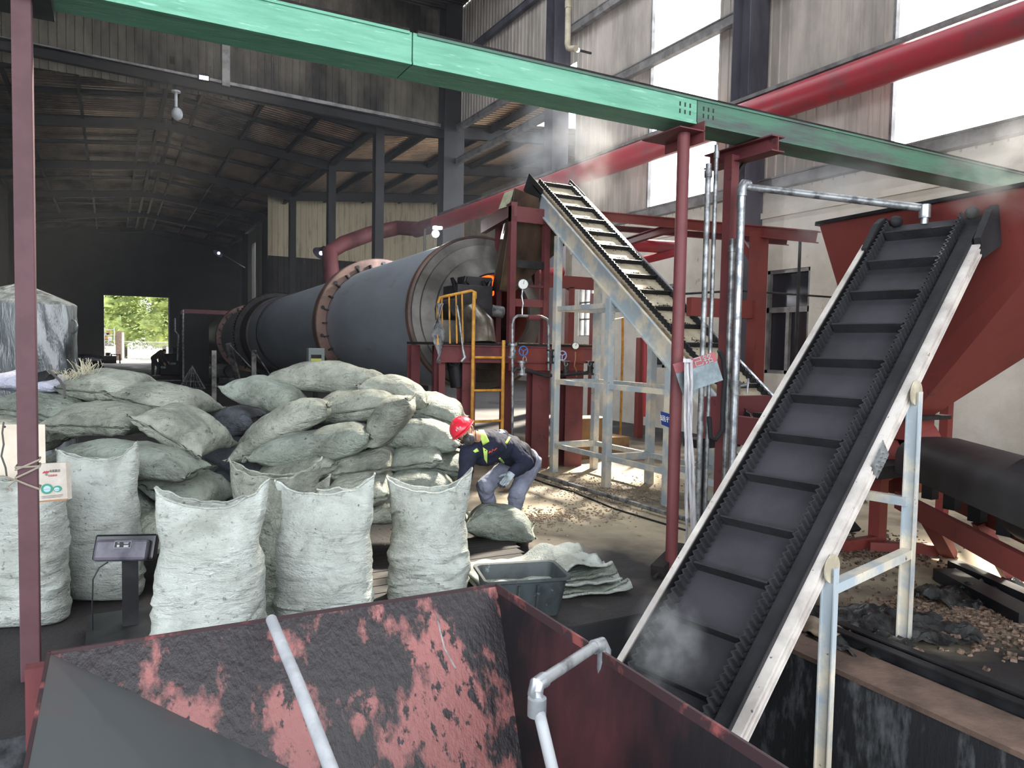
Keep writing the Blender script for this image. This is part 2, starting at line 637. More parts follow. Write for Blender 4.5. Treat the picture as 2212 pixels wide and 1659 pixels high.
for yy in FRY[:-1]: column(EX1, yy, ZE, .34, .42, M_steel, 'column')
for yy in FRY[:-1]: column(EX0 + .1, yy, ZE, .3, .4, M_steel, 'column')
column(11.75, 27.1, ZT, .85, .6, M_steel, 'column')
column(11.72, 19.2, ZT, .55, .5, M_greysteel, 'column')
column(11.72, 11.55, ZT, .52, .5, M_greysteel, 'column')
column(11.72, 3.4, ZT, .52, .5, M_greysteel, 'column')
# wall girts on the right wall
for zz, ya, yb in ((5.35, -3, 18.6), (7.05, -3, 11.2), (7.05, 12.0, 18.9), (9.1, 12.0, 27.0), (9.4, -3, 11.3), (11.4, -3, 11.3), (11.2, 12.0, 19), (10.35, 19.4, 27), (13.0, -3, 27)):
    mb = MB().bar((11.9, ya, zz), (11.9, yb, zz), .16, .2).bar((11.83, ya, zz + .12), (11.83, yb, zz + .12), .05, .03)
    struct(mb.build('wall_girt', M_frame if zz < 12 else M_greysteel))
for xa, xb in ((HX0, 11.4),):
    struct(MB().bar((xa, GY - .1, 11.05), (xb, GY - .1, 10.55), .12, .12).build('wall_girt', M_frame))
    struct(MB().bar((xa, GY - .12, 12.9), (xb, GY - .12, 12.9), .14, .16).build('wall_girt', M_steel))
struct(MB().ibeam((HX0, GY - .15, 10.95), (12, GY - .15, 10.2), .2, .35, .02).build('wall_lintel', M_steel))
for xx in (3.35,):
    struct(MB().span((xx, GY - .3, 10.6), (xx + .25, GY - .05, 12.8)).build('wall_post', M_frame))

# unseen front wall, added to cut high daylight over the open bay behind the viewer
fw_ = MB()
ribbed(fw_, (HX0, -3, 7.0), X, Z, 21, ZT - 7.0, nrm=(0, 1, 0))
ribbed(fw_, (6.5, -3, 0), X, Z, 5.5, 7.0, nrm=(0, 1, 0))
struct(fw_.build('wall_added_front', M_panel, origin=(0, -3, 0)))
lw = MB()  # upper left wall out of view, added to limit daylight from that side
ribbed(lw, (HX0, -3, 7.0), Y, Z, 9, ZT - 7.0, nrm=(1, 0, 0))
struct(lw.build('wall_added_left_upper', M_darkwall, origin=(HX0, 0, 0)))
for xa, xb in ADDED_SKYLIGHTS: portal(((xa + xb) / 2, 11.5, ZT + .2), (0, 0, -1), xb - xa, 21)  # portals for the added roof slots
# daylight portals
portal((12.2, 7.25, 9.8), (-1, 0, 0), 2.6, 8.8)
portal((12.2, 13.95, 9.8), (-1, 0, 0), 2.6, 8.8)
portal((12.2, 0, 9.8), (-1, 0, 0), 2.6, 8.8)
portal((-1.2, -3.1, 3.5), (0, 1, 0), 15.4, 7)
portal((-9.1, 1.5, 3.5), (1, 0, 0), 9, 7)
portal((1.9, FY + .3, 2.8), (0, -1, 0), 5, 5.6)
# ================================================================ machinery
M_red = mat('red_paint', '6e3a3d', '4a2a2f', sc=2.0, thr=(.5, .75), rough=.55, c3='2a2024', sc3=7, thr3=(.62, .75))
M_redb = mat('bright_red_pipe', 'a83c48', '7d4a4e', sc=1.6, thr=(.5, .72), rough=.38)
M_oxide = mat('red_oxide', '7c3a36', '55302f', sc=1.3, thr=(.5, .8), rough=.55, c3='3a2423', sc3=6, thr3=(.66, .78))
M_post = mat('maroon_post', '583a40', '4c3036', sc=3, rough=.6, c3='cfc7c8', sc3=30, thr3=(.74, .78))
M_green = mat('green_tray', '79b89f', '62a188', sc=2.2, thr=(.4, .7), rough=.5, bump=.35, bsc=6, bstretch=(1, 8, 14), c3='a0d4bf', sc3=5, thr3=(.6, .7), stretch=(1, 5, 9))
M_green2 = mat('green_tray_dusty', '55836f', '55605e', sc=1.2, thr=(.4, .62), rough=.65, bump=.3, bsc=6, bstretch=(1, 8, 14), c3='5fa98c', sc3=5, thr3=(.66, .72), stretch=(1, 4, 8))
M_soot = mat('soot_cover', '2c2728', '1b1919', sc=4, rough=.9, bump=.6, bsc=40)
M_galv = mat('galvanised', 'b9bdc2', '8b9096', sc=14, rough=.32, metal=.75, rough2=.5)
M_galvd = mat('galvanised_dull', 'a5a8aa', '5f6164', sc=9, rough=.45, metal=.6)
M_alu = mat('painted_channel', 'a9b4bb', 'd8cfbd', sc=3.0, thr=(.45, .6), rough=.5, c3='5a5a57', sc3=12, thr3=(.66, .72))
M_white_rail = mat('white_rail', 'cfc9c3', 'aaa39e', sc=3, rough=.55, c3='4b484a', sc3=14, thr3=(.66, .70), stretch=(1, 1, 1))
M_rubber = mat('black_rubber', '2a2a2e', '1d1d20', sc=3, rough=.75, bump=.3, bsc=40)
M_belt = mat('conveyor_belt', '3a393f', '29282c', sc=1.4, thr=(.4, .65), rough=.7, bump=.15, bsc=20)
M_beltlite = mat('worn_belt', 'b3a891', '8d826d', sc=5, thr=(.45, .7), rough=.7, c3='4a4238', sc3=22, thr3=(.62, .72))
M_yellow = mat('yellow_paint', 'd39a3c', 'a8742a', sc=6, rough=.5)
M_black = mat('black_paint', '17181b', '2a2b2e', sc=4, rough=.45)
M_kiln = mat('kiln_shell', 'a2a9b2', '7f8288', sc=.5, thr=(.35, .7), rough=.5, metal=.25, c3='7a7670', sc3=2.4, thr3=(.62, .8), stretch=(1, .3, 1))
M_kilnring = mat('kiln_ring', '82695f', '4a3d3a', sc=1.2, thr=(.42, .66), rough=.45, metal=.4)
M_kilnhot = mat('kiln_collar', '7d7974', '4a4744', sc=.9, thr=(.4, .65), rough=.5, metal=.5)
M_sooty = mat('sooty_iron', '262427', '3b393c', sc=3, rough=.6, metal=.3, bump=.3, bsc=12)
M_fire = mat('fire_glow', 'ff5a20', rough=.8, emit='ff4a14', estr=3.2)
M_brown = mat('stained_chute', '6f5b4b', '35302d', sc=1.6, thr=(.38, .62), rough=.35, metal=.55, c3='a08060', sc3=2.2, thr3=(.66, .8), stretch=(1, 1, .4))
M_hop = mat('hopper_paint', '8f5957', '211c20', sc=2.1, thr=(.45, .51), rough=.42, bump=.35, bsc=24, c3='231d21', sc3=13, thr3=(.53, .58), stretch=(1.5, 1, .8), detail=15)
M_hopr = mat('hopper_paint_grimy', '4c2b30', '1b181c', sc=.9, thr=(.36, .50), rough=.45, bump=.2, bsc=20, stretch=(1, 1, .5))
M_hopg = mat('hopper_grey', '4a4f51', '5d4345', sc=1.0, thr=(.5, .75), rough=.6)  # left panel: grey mottled with dull red
M_ore = mat('granules', '6b6459', '3a352e', sc=30, rough=.85, bump=1, bsc=60)
M_white = mat('white_plastic', 'b0b3b8', '96999f', sc=6, rough=.45, c3='6a6d72', sc3=14, thr3=(.68, .74))
M_blue = mat('blue_wheel', '3a6fb0', rough=.4)
M_dial = mat('gauge_face', 'e8ebe6', rough=.4)
M_tan = mat('tan_box', '9c7c57', '7c6146', sc=3, rough=.75)
M_lampw = mat('lamp_glow', 'ffffff', emit='f4f2ff', estr=30)
M_dim = mat('lamp_glow_violet', 'c8c4ff', emit='cfcaff', estr=12)

# ---- green cable tray across the hall
t = thing('cable_tray', 'long green steel cable tray spanning overhead on red posts', 'cable tray', (4.2, 5.05, 3.87))
TY0, TY1, TZ0, TZ1 = 4.9, 5.22, 3.87, 4.095
for a, b, m in ((-2.2, 1.82, M_green), (1.83, 4.38, M_green), (4.39, 11.2, M_green2)):
    MB().span((a, TY0, TZ0), (b, TY1, TZ1 - .012)).build('tray_body', m, t)
    MB().span((a, TY0 - .006, TZ0 - .004), (b, TY0 + .03, TZ0 + .012)).build('tray_flange', m, t)
for a, b in ((-2.2, 1.80), (1.86, 11.2)):
    MB().span((a, TY0 - .012, TZ1 - .012), (b, TY1 + .012, TZ1 + .006)).build('tray_lid', M_soot, t)
    MB().span((a, TY0 - .014, TZ1 - .03), (b, TY0 - .001, TZ1 - .012)).build('tray_lid_edge', M_green if a < 0 else M_green2, t)
for k in range(3):
    for j in range(2):
        for s_ in (0, 1):
            xx = 4.19 + .055 * k + s_ * .26
            MB().span((xx, TY0 - .003, TZ0 + .06 + .06 * j), (xx + .014, TY0 + .001, TZ0 + .095 + .06 * j)).build('bolt_slot', M_black, t)

# ---- posts under the tray
t = thing('steel_post', 'square maroon steel post at the far left, wrapped with cord', 'post', (-.42, 4.95, 0))
mb = MB().span((-.468, 4.9, 0), (-.372, 4.99, 3.86))
mb.build('post_shaft', M_post, t, bevel=.006)
MB().span((-.56, 4.8, 3.80), (-.28, 5.2, 3.866)).build('post_bracket', M_black, t)
for zz, dz in ((1.23, 0.0), (1.215, .05), (1.17, .055), (1.16, -.06)):
    MB().tube([(-.475, 4.893, zz), (-.42, 4.886, zz + dz * .5), (-.365, 4.893, zz + dz), (-.365, 5.0, zz + dz), (-.475, 5.0, zz), (-.475, 4.893, zz)], .006, 6).build('cord', mat('cord', '8d8377', rough=.9), t, smooth=True)
MB().tube([(-.475, 4.89, 1.16), (-.53, 4.87, 1.19), (-.58, 4.87, 1.185)], .005, 6).tube([(-.475, 4.89, 1.16), (-.51, 4.87, 1.13), (-.49, 4.87, 1.10)], .005, 6).build('cord_end', mat('cord', ''), t, smooth=True)

t = thing('steel_pole', 'round maroon pole under the green tray, hung with a sheet metal plate', 'pole', (4.24, 4.92, 0))
MB().cyl((4.275, 4.93, 0), (4.275, 4.93, 3.78), .052).build('pole_shaft', M_red, t, smooth=True)
MB().span((4.12, 4.8, 3.78), (4.39, 5.3, 3.79)).span((4.38, 4.8, 3.70), (4.39, 5.3, 3.87)).build('pole_bracket', M_red, t)
MB().cyl((4.275, 4.93, 0), (4.275, 4.93, .01), .11).build('base_plate', M_red, t)

t = thing('steel_column', 'square maroon upright with a flanged bracket right of the round pole', 'column', (5.0, 5.3, 0))
p = P(1572, 600, y=5.25)
MB().span((p.x - .045, 5.2, 0), (p.x + .05, 5.3, 3.78)).build('upright', M_red, t)
MB().ibeam((p.x + .06, 4.75, 3.79), (p.x + .06, 5.6, 3.79), .16, .14, .012).build('bracket', M_red, t)
MB().bar((p.x + .0, 5.22, 3.55), (p.x + .16, 5.22, 3.76), .03, .03).build('gusset', M_black, t)

for px, r, zt, nm, lab in ((1523, .026, 3.62, 'conduit', 'thick galvanised conduit nearest the round maroon pole'),
                          (1539, .019, 3.80, 'conduit', 'slim galvanised conduit with a coupling on top beside the thick one'),
                          (1580, .028, 2.98, 'conduit', 'shorter galvanised conduit in front of the square maroon upright'),
                          (1592, .02, 3.40, 'conduit', 'thin grey conduit close behind the shiny water pipe')):
    p = P(px, 600, y=5.1)
    o = tag(MB().cyl((p.x, 5.1, 0), (p.x, 5.1, zt), r, 14).cyl((p.x, 5.1, zt - .12), (p.x, 5.1, zt - .06), r * 1.35, 14).cyl((p.x, 5.1, 1.2), (p.x, 5.1, 1.26), r * 1.2, 14).build(nm, M_galvd, None, smooth=True), lab, 'pipe', 'galvanised conduits by the maroon pole')
a, b = P(1603, 402, y=4.98), P(1998, 450, d=6.15)
t = thing('water_pipe', 'shiny galvanised water pipe rising then running over the big black conveyor', 'pipe', (a.x, a.y, 0))
MB().cyl((a.x, a.y, 0), (a.x, a.y, a.z - .04), .034, 16).build('riser', M_galv, t, smooth=True)
MB().cyl(a + Vector((.05, 0, 0)), b, .032, 16).build('cross_pipe', M_galvd, t, smooth=True)
MB().tube([(a.x, a.y, a.z - .09), (a.x, a.y, a.z - .01), (a.x + .02, a.y, a.z + .02), (a.x + .08, a.y, a.z + .02)], .044, 16).build('elbow', M_galv, t, smooth=True)
MB().cyl(b + Vector((0, 0, .03)), b + Vector((0, 0, -.08)), .045, 14).cyl(b + Vector((0, 0, -.08)), b + Vector((0, 0, -.13)), .03, 14).build('nozzle', M_galv, t, smooth=True)
MB().cyl((a.x, a.y, 1.55), (a.x, a.y, 1.68), .046, 16).build('coupling', M_galvd, t, smooth=True)
MB().cyl((a.x, a.y, 1.62), (a.x + .12, a.y - .03, 1.64), .012, 8).cyl((a.x + .12, a.y - .04, 1.70), (a.x + .12, a.y - .03, 1.56), .01, 8).build('tap', M_galv, t, smooth=True)
# thick black hose looping by the conduits
pts = [P(*q, y=5.055) for q in ((1553, 757), (1562, 775), (1566, 815), (1562, 870), (1560, 930), (1545, 950), (1535, 945), (1532, 900))]
tag(MB().tube(pts, .022, 10).build('hose', M_rubber, smooth=True), 'thick black hose looping down beside the galvanised conduits', 'hose')

# hanging metal plate with red band
c4 = [P(1453, 787, d=6.12), P(1543, 760, d=6.12), P(1562, 821, d=6.12), P(1474, 851, d=6.12)]
t = thing('metal_plate', 'tilted grey sheet metal plate with red top band tied to the pole', 'plate', (c4[0] + c4[2]) / 2)
up = (c4[0] - c4[3])
fw = (c4[1] - c4[0]).cross(c4[3] - c4[0]).normalized()
if fw.dot(Fv) > 0: fw = -fw
MB().sheet(c4[0], c4[1], c4[2], c4[3], .004).build('plate', mat('zinc_plate', '5f686c', '4c5458', sc=8, rough=.35, metal=.6), t)
k = .32
b0, b1 = c4[0].lerp(c4[3], k), c4[1].lerp(c4[2], k)
MB().sheet(c4[0] + fw * .005, c4[1] + fw * .005, b1 + fw * .005, b0 + fw * .005, .002).build('red_band', mat('plate_red', '9a4a52', '7d3b42', sc=10, rough=.5), t)
xd, yd = (c4[1] - c4[0]).normalized(), up.normalized()
cc = c4[0].lerp(c4[1], .52).lerp(c4[3].lerp(c4[2], .52), .18)
text_mesh('lettering', '己', .085, mat('plate_letter', '8a9092', rough=.4), t, c4[0].lerp(c4[1], .57) - up.normalized() * .045 + fw * .008, xd, yd)
text_mesh('lettering', '铭', .085, mat('plate_letter', ''), t, c4[0].lerp(c4[1], .80) - up.normalized() * .045 + fw * .008, xd, yd)
# plastic strips hanging over it
M_film = mat('clear_film', 'd8d8dc', 'a0a0a5', sc=8, rough=.18, alpha=.72, spec=.8, bump=.5, bsc=14, stretch=(3, 3, .4))
t = thing('plastic_strips', 'bundle of clear plastic film strips hanging from the metal plate', 'plastic film', P(1490, 1200, d=6.05))
MB().bar(P(1484, 779, d=6.03), P(1484, 779, d=6.2), .06, .03).build('knot', M_film, t)
for k, (x0, x1, yb) in enumerate(((1479, 1484, 1120), (1484, 1495, 1195), (1491, 1500, 1205), (1488, 1482, 1190), (1482, 1502, 1160), (1493, 1489, 1090))):
    random.seed(k)
    pts = []
    n = 9
    for i in range(n):
        f = i / (n - 1)
        pts.append(P(x0 + (x1 - x0) * f + random.uniform(-2.5, 2.5), 778 + (yb - 778) * f, d=6.04 + .012 * k))
    mb = MB()
    for a, b in zip(pts, pts[1:]): mb.bar(a, b, .026, .0025, up=(0, 1, 0))
    mb.build('strip', M_film, t)

# ---- blue running sign
q = [P(1427, 888, d=9.14), P(1449, 895, d=9.14), P(1449, 925, d=9.14), P(1429, 917, d=9.14)]
t = thing('blue_sign', 'small blue sign with white characters on the grey conveyor leg', 'sign', q[3])
fw = -Fv
MB().sheet(q[0], q[1], q[2], q[3], .004).build('sign_plate', mat('sign_blue', '1e3a86', rough=.4), t)
text_mesh('lettering', '运行', .078, mat('sign_white', 'f0f2f5', rough=.5), t, (q[0] + q[1] + q[2] + q[3]) / 4 - Fv * .009, (q[1] - q[0]), (q[0] - q[3]), bold=.001)

# ---- big black inclined conveyor
AL = R(44)
N0 = Vector((2.86, 2.76, -.14))
Lx = Vector((.982 * cos(AL), .188 * cos(AL), sin(AL))).normalized()
Cx = Vector((-.188, .982, 0)).normalized()
Nn = Lx.cross(Cx).normalized()


def LC(a, b, c): return N0 + Lx * a + Cx * b + Nn * c


def LB(mb, a0, a1, b0, b1, c0, c1):
    vs = [LC(a, b, c) for a in (a0, a1) for b in (b0, b1) for c in (c0, c1)]
    return mb.add(vs, [(0, 1, 3, 2), (4, 6, 7, 5), (0, 4, 5, 1), (2, 3, 7, 6), (0, 2, 6, 4), (1, 5, 7, 3)])


CW, CL0, CL1 = .87, -.75, 4.62
t = thing('belt_conveyor', 'large inclined black cleated conveyor climbing out of the pit to the red hopper', 'conveyor', (3.2, 3.1, -.6))
mb = MB()
LB(mb, CL0, CL1, .05, CW - .02, -.03, -.015)
mb.build('belt', M_belt, t)
LB(MB(), CL0, CL1 - .3, .05, .17, -.015, .012).build('edge_cover', M_rubber, t)
LB(MB(), CL0, CL1, .045, .05, -.10, .055).build('side_plate', M_rubber, t)
LB(MB(), CL0, CL1, CW - .015, CW - .01, -.10, .05).build('side_plate', M_rubber, t)


def side_wall(b, h, m, mod, a0, a1, fn, thick=.012, amp=.012, pitch=.05):
    n = int((a1 - a0) / pitch * 8)
    mb = MB()
    top, bot = [], []
    for s_ in (0, 1):
        for i in range(n + 1):
            a = a0 + (a1 - a0) * i / n
            bb = b + amp * sin(2 * pi * a / pitch) + s_ * thick
            mb.v.append(fn(a, bb, -.015))
            mb.v.append(fn(a, bb, h))
    for s_ in (0, 1):
        o_ = s_ * (n + 1) * 2
        for i in range(n): mb.f.append((o_ + 2 * i, o_ + 2 * i + 2, o_ + 2 * i + 3, o_ + 2 * i + 1))
    o_ = (n + 1) * 2
    for i in range(n): mb.f.append((2 * i + 1, 2 * i + 3, o_ + 2 * i + 3, o_ + 2 * i + 1))
    return mb


side_wall(.20, .085, None, None, CL0, CL1 - .05, LC).build('corrugated_sidewall', M_rubber, t)
side_wall(CW - .09, .085, None, None, CL0, CL1 - .05, LC).build('corrugated_sidewall', M_rubber, t)
for k in range(14):
    a = CL0 + .15 + k * .385
    if a < CL1 - .1:
        LB(MB(), a, a + .014, .225, CW - .11, -.015, .075).build('cleat', M_rubber, t)
# rails
mb = MB()
LB(mb, CL0, 4.2, 0, .045, -.07, .025)
LB(mb, CL0, 4.2, -.012, 0, -.07, -.056)
LB(mb, CL0, 4.2, -.012, 0, .011, .025)
LB(mb, CL0, 4.2, -.008, 0, -.028, -.016)
mb.build('near_rail', M_white_rail, t)
mb = MB()
LB(mb, CL0, 4.3, CW, CW + .045, -.085, .05)
mb.build('far_rail', M_white_rail, t)
# head pulley, bearing housings and flared head
hp = LC(CL1 - .02, 0, -.13)
MB().cyl(LC(CL1 - .05, .06, -.14), LC(CL1 - .05, CW - .03, -.14), .115, 20).build('head_pulley', M_rubber, t, smooth=True)
for b0 in (-.02, CW - .03):
    mb = MB()
    pts = [LC(CL1 - .45, b0, -.09), LC(CL1 - .4, b0, .07), LC(CL1 - .1, b0, .10), LC(CL1 + .03, b0, .06), LC(CL1 + .08, b0, -.03), LC(CL1 + .05, b0, -.20), LC(CL1 - .1, b0, -.24)]
    mb.prism(pts, Cx * .05)
    mb.build('head_cheek', M_rubber, t)
for b0 in (.16, CW - .12):
    MB().sphere(LC(CL1, b0, .03), (.07, .05, .05), 10, 7).build('belt_lug', M_rubber, t, smooth=True)
mb = MB()
for k in range(8):
    a = 2.0 + .035 * (k % 4)
    mb.cyl(LC(a, -.03, -.06 + .05 * (k // 4)), LC(a, .0, -.06 + .05 * (k // 4)), .009, 6)
LB(mb, 1.95, 2.16, -.016, -.01, -.09, .04)
mb.build('rail_splice', M_galvd, t)
# pivot discs and legs
for (a, bz) in ((1.53 * 1.0, 0), (3.0, 0)):
    pass
LEG = [(3.72, -1.6), (4.75, 0.0)]
for (lx, zb) in LEG:
    tt = (4.75 - lx) / .982
    ly = 3.12 - .188 * tt
    zt = 1.72 - tt * .965
    for off, nm in ((0, 'near'), (CW + .03, 'far')):
        o_ = Cx * (off - .03)
        a, b = Vector((lx, ly, zb)) + o_, Vector((lx, ly, zt - .02)) + o_
        MB().ibeam(a, b, .05, .085, .008, up=Cx).build('leg', M_alu, t)
    if True:
        MB().cyl(Vector((lx, ly, zt - .03)) - Cx * .035, Vector((lx, ly, zt - .03)) - Cx * .045, .085, 24).build('pivot_disc', mat('cream_metal', 'cfc7b2', 'a59c88', sc=6, rough=.5), t, smooth=True)
y1_ = 3.12 - .188 * (1.03 / .982)
MB().bar((3.74, y1_ - .03, .56), (4.76, 3.09, .60), .07, .06).build('leg_brace', M_alu, t)
MB().bar(Vector((4.75, 3.1, .95)), Vector((4.75, 3.1, .95)) + Cx * .9, .06, .06).build('leg_brace', M_alu, t)

# ---- red feed hopper in the foreground
RZ = .75
HA = [(-.22, 3.27), (1.70, 3.27), (1.70, .9), (-.22, .9)]
HB = [(1.38, 2.62), (1.57, 2.62), (1.57, 1.3), (1.38, 1.3)]
zb = -.2
t = thing('feed_hopper', 'large open red steel feed hopper crusted with black residue, in the foreground', 'hopper', (.9, 2.1, -.6))
names = ['back_panel', 'right_panel', 'front_panel', 'left_panel']
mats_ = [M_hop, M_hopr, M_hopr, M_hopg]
for k in range(4):
    j = (k + 1) % 4
    a, b = Vector((*HA[k], RZ)), Vector((*HA[j], RZ))
    c, d = Vector((*HB[j], zb)), Vector((*HB[k], zb))
    nrm = (b - a).cross(d - a).normalized()
    cen = Vector((.74, 2.0, .4))
    if nrm.dot(a - cen) < 0: nrm = -nrm
    MB().prism([a, b, c, d], nrm * .01).build(names[k], mats_[k], t)
MB().span((1.3, 1.2, zb - .35), (1.62, 2.7, zb)).build('outlet_box', M_hopr, t)
mb = MB()
for k in range(4):
    j = (k + 1) % 4
    mb.bar(Vector((*HA[k], RZ - .015)), Vector((*HA[j], RZ - .015)), .012, .04)
mb.build('rim', mat('hopper_rim', '3a2a2d', '8b4c4b', sc=6, thr=(.55, .65), rough=.5), t)
for x_, y_ in ((-.27, 3.32), (1.76, 3.32), (-.27, .85), (1.76, .85)):
    MB().span((x_ - .03, y_ - .03, -1.6), (x_ + .03, y_ + .03, RZ - .06)).build('leg', M_red, t)
MB().tube([P(942, 1325, d=3.12), P(946, 1342, d=3.05), P(960, 1400, d=2.98), P(985, 1445, d=2.9)], .003, 5).build('wire', M_galvd, t)

a, b = P(586, 1338, d=3.10), P(716, 1668, d=2.26)
tag(MB().tube([a, a.lerp(b, .5) + Vector((.004, 0, .004)), a.lerp(b, 1.3)], .0225, 14).build('plastic_pipe', M_white, None, smooth=True), 'white plastic pipe leaning inside the red feed hopper', 'pipe')
t = thing('bent_pipe', 'bent galvanised pipe with elbows clamped over the red hopper rim', 'pipe', P(1295, 1400, d=2.9))
a, b, c, d = P(1290, 1393, d=2.93), P(1160, 1478, d=2.52), P(1160, 1520, d=2.48), P(1200, 1690, d=2.38)
MB().cyl(a, b, .021, 14).build('arm', M_galvd, t, smooth=True)
MB().tube([b + (a - b).normalized() * .05, b, b + Vector((-.008, -.004, -.03)), c], .027, 14).build('elbow', M_galv, t, smooth=True)
MB().cyl(c + Vector((0, 0, .02)), c + Vector((0, 0, -.04)), .032, 14).build('coupling', M_galv, t, smooth=True)
MB().cyl(c, d, .02, 14).build('drop_pipe', mat('drop_pipe_grey', '9b9ea2', '7b7e82', sc=8, rough=.5), t, smooth=True)
MB().tube([a + (b - a).normalized() * .03, a + Vector((.02, 0, .0)), a + Vector((.035, 0, -.03)), a + Vector((.035, 0, -.16))], .028, 14).build('elbow', M_galv, t, smooth=True)

# ---- smaller back conveyor with galvanised frame
SL = R(36.3)
S0 = Vector((6.1, 4.85, .15))
SLx = Vector((0, cos(SL), sin(SL)))
SCx = Vector((1, 0, 0))
SN = SCx.cross(SLx).normalized()


def SCo(a, b, c): return S0 + SLx * a + SCx * b + SN * c


def SB(mb, a0, a1, b0, b1, c0, c1):
    vs = [SCo(a, b, c) for a in (a0, a1) for b in (b0, b1) for c in (c0, c1)]
    return mb.add(vs, [(0, 1, 3, 2), (4, 6, 7, 5), (0, 4, 5, 1), (2, 3, 7, 6), (0, 2, 6, 4), (1, 5, 7, 3)])


t = thing('bucket_conveyor', 'slim inclined conveyor with worn pale belt on a galvanised stand', 'conveyor', (6.5, 7.5, 0))
SLEN = 7.45
SB(MB(), .2, SLEN, .04, .74, .17, .185).build('belt', M_beltlite, t)
side = lambda b: side_wall(b, .26, None, None, .25, SLEN - .1, SCo, amp=.012, pitch=.075)
for b in (.085, .67): side(b).build('corrugated_sidewall', M_black, t)
k = 0
a = .45
while a < SLEN - .1:
    SB(MB(), a, a + .014, .1, .68, .185, .25).build('cleat', M_black, t)
    if a > 1.6:
        random.seed(int(a * 100))
        mb = MB()
        for i in range(70):
            u, v = random.gauss(0, .055), random.gauss(.39 + random.uniform(-.02, .02), .075)
            hh = max(0, .05 - abs(u) * .5 - abs(v - .39) * .25)
            s_ = random.uniform(.008, .017)
            mb.box(SCo(a + .075 + u * .8, v, .19 + hh * random.random()), (s_, s_ * .8, s_ * .7), Matrix.Rotation(random.random() * 6, 3, 'X'))
        o = mb.build('granule_heap', M_ore, t)
        o['kind'] = 'stuff'
    a += .40
mb = MB()
SB(mb, .6, SLEN - .15, 0, .012, -.12, .16)
SB(mb, .6, SLEN - .15, -.03, 0, -.12, -.10)
SB(mb, .6, SLEN - .15, -.03, 0, .14, .16)
mb.build('near_rail', M_alu, t)
SB(MB(), .3, SLEN, .012, .04, .02, .19).build('near_lip', mat('rust_lip', '8c7a63', '5b4c3d', sc=6, rough=.6), t)
mb = MB()
SB(mb, .6, SLEN - .15, .75, .762, -.12, .22)
SB(mb, .6, SLEN - .15, .74, .78, .22, .235)
mb.build('far_rail', M_galv, t)
MB().cyl(SCo(SLEN - .05, .03, .07), SCo(SLEN - .05, .74, .07), .12, 18).build('head_pulley', M_black, t, smooth=True)
SB(MB(), SLEN - .5, SLEN + .08, -.03, -.02, -.06, .25).build('head_cheek', M_sooty, t)
SB(MB(), SLEN - .5, SLEN + .08, .77, .78, -.06, .25).build('head_cheek', M_sooty, t)
SB(MB(), .1, 1.3, -.02, .8, -.16, -.12).build('tail_pan', M_soot, t)


def rail_z(y): return .15 + (y - 4.85) * math.tan(SL) - .12 / cos(SL)


LY = [9.85, 8.45, 7.15]
for yy in LY:
    for xx in (6.1, 6.86):
        zt = rail_z(yy) + (.0 if xx < 6.5 else .06)
        MB().span((xx - .05, yy - .05, 0), (xx + .05, yy + .05, zt)).build('leg', M_alu, t)
for zz in (.42,):
    for xx in (6.1, 6.86):
        MB().bar((xx, 5.5, zz), (xx, LY[0], zz), .06, .07).build('bottom_rail', M_alu, t)
    for yy in LY: MB().bar((6.1, yy, zz), (6.86, yy, zz), .08, .1).build('cross_rail', M_alu, t)
for zz, y0 in ((1.42, LY[2]), (2.55, LY[1])):
    for xx in (6.1, 6.86): MB().bar((xx, y0, zz), (xx, LY[0], zz), .06, .07).build('upper_rail', M_alu, t)
    MB().bar((6.1, LY[0], zz), (6.86, LY[0], zz), .06, .08).build('cross_rail', M_alu, t)
    MB().bar((6.1, y0, zz), (6.86, y0, zz), .06, .08).build('cross_rail', M_alu, t)
# feed boot at the tail, red and black steel
t = thing('feed_boot', 'grimy black and red steel feed boot at the foot of the slim conveyor', 'machine', (6.4, 5.6, 0))
mb = MB().span((5.9, 5.4, .95), (6.0, 6.3, 1.25)).span((5.6, 6.0, 1.0), (6.6, 6.1, 1.45))
mb.build('red_plate', M_red, t)
MB().span((5.5, 5.95, .9), (6.7, 6.2, .99)).span((5.6, 6.0, 0), (5.68, 6.08, .9)).span((6.9, 5.4, 0), (6.98, 5.48, 1.3)).bar((6.95, 5.44, 1.3), (7.6, 5.44, 1.3), .05, .06).bar((6.95, 5.44, .5), (6.2, 5.9, .1), .05, .05).build('boot_frame', M_black, t)
MB().prism([(6.0, 5.2, 1.3), (6.9, 5.2, 1.3), (6.8, 5.2, .4), (6.2, 5.2, .4)], (0, .5, 0)).build('boot_box', M_sooty, t)

# ---- kiln
KA, KE = Vector((5.85, 12.0, 2.52)), Vector((5.85, 44.0, 2.0))
kd = (KE - KA).normalized()
t = thing('rotary_kiln', 'huge dark steel rotary kiln drum lying behind the sack piles', 'kiln', (5.85, 28, 0))


def KP(y): return KA + kd * (y - 12.0)


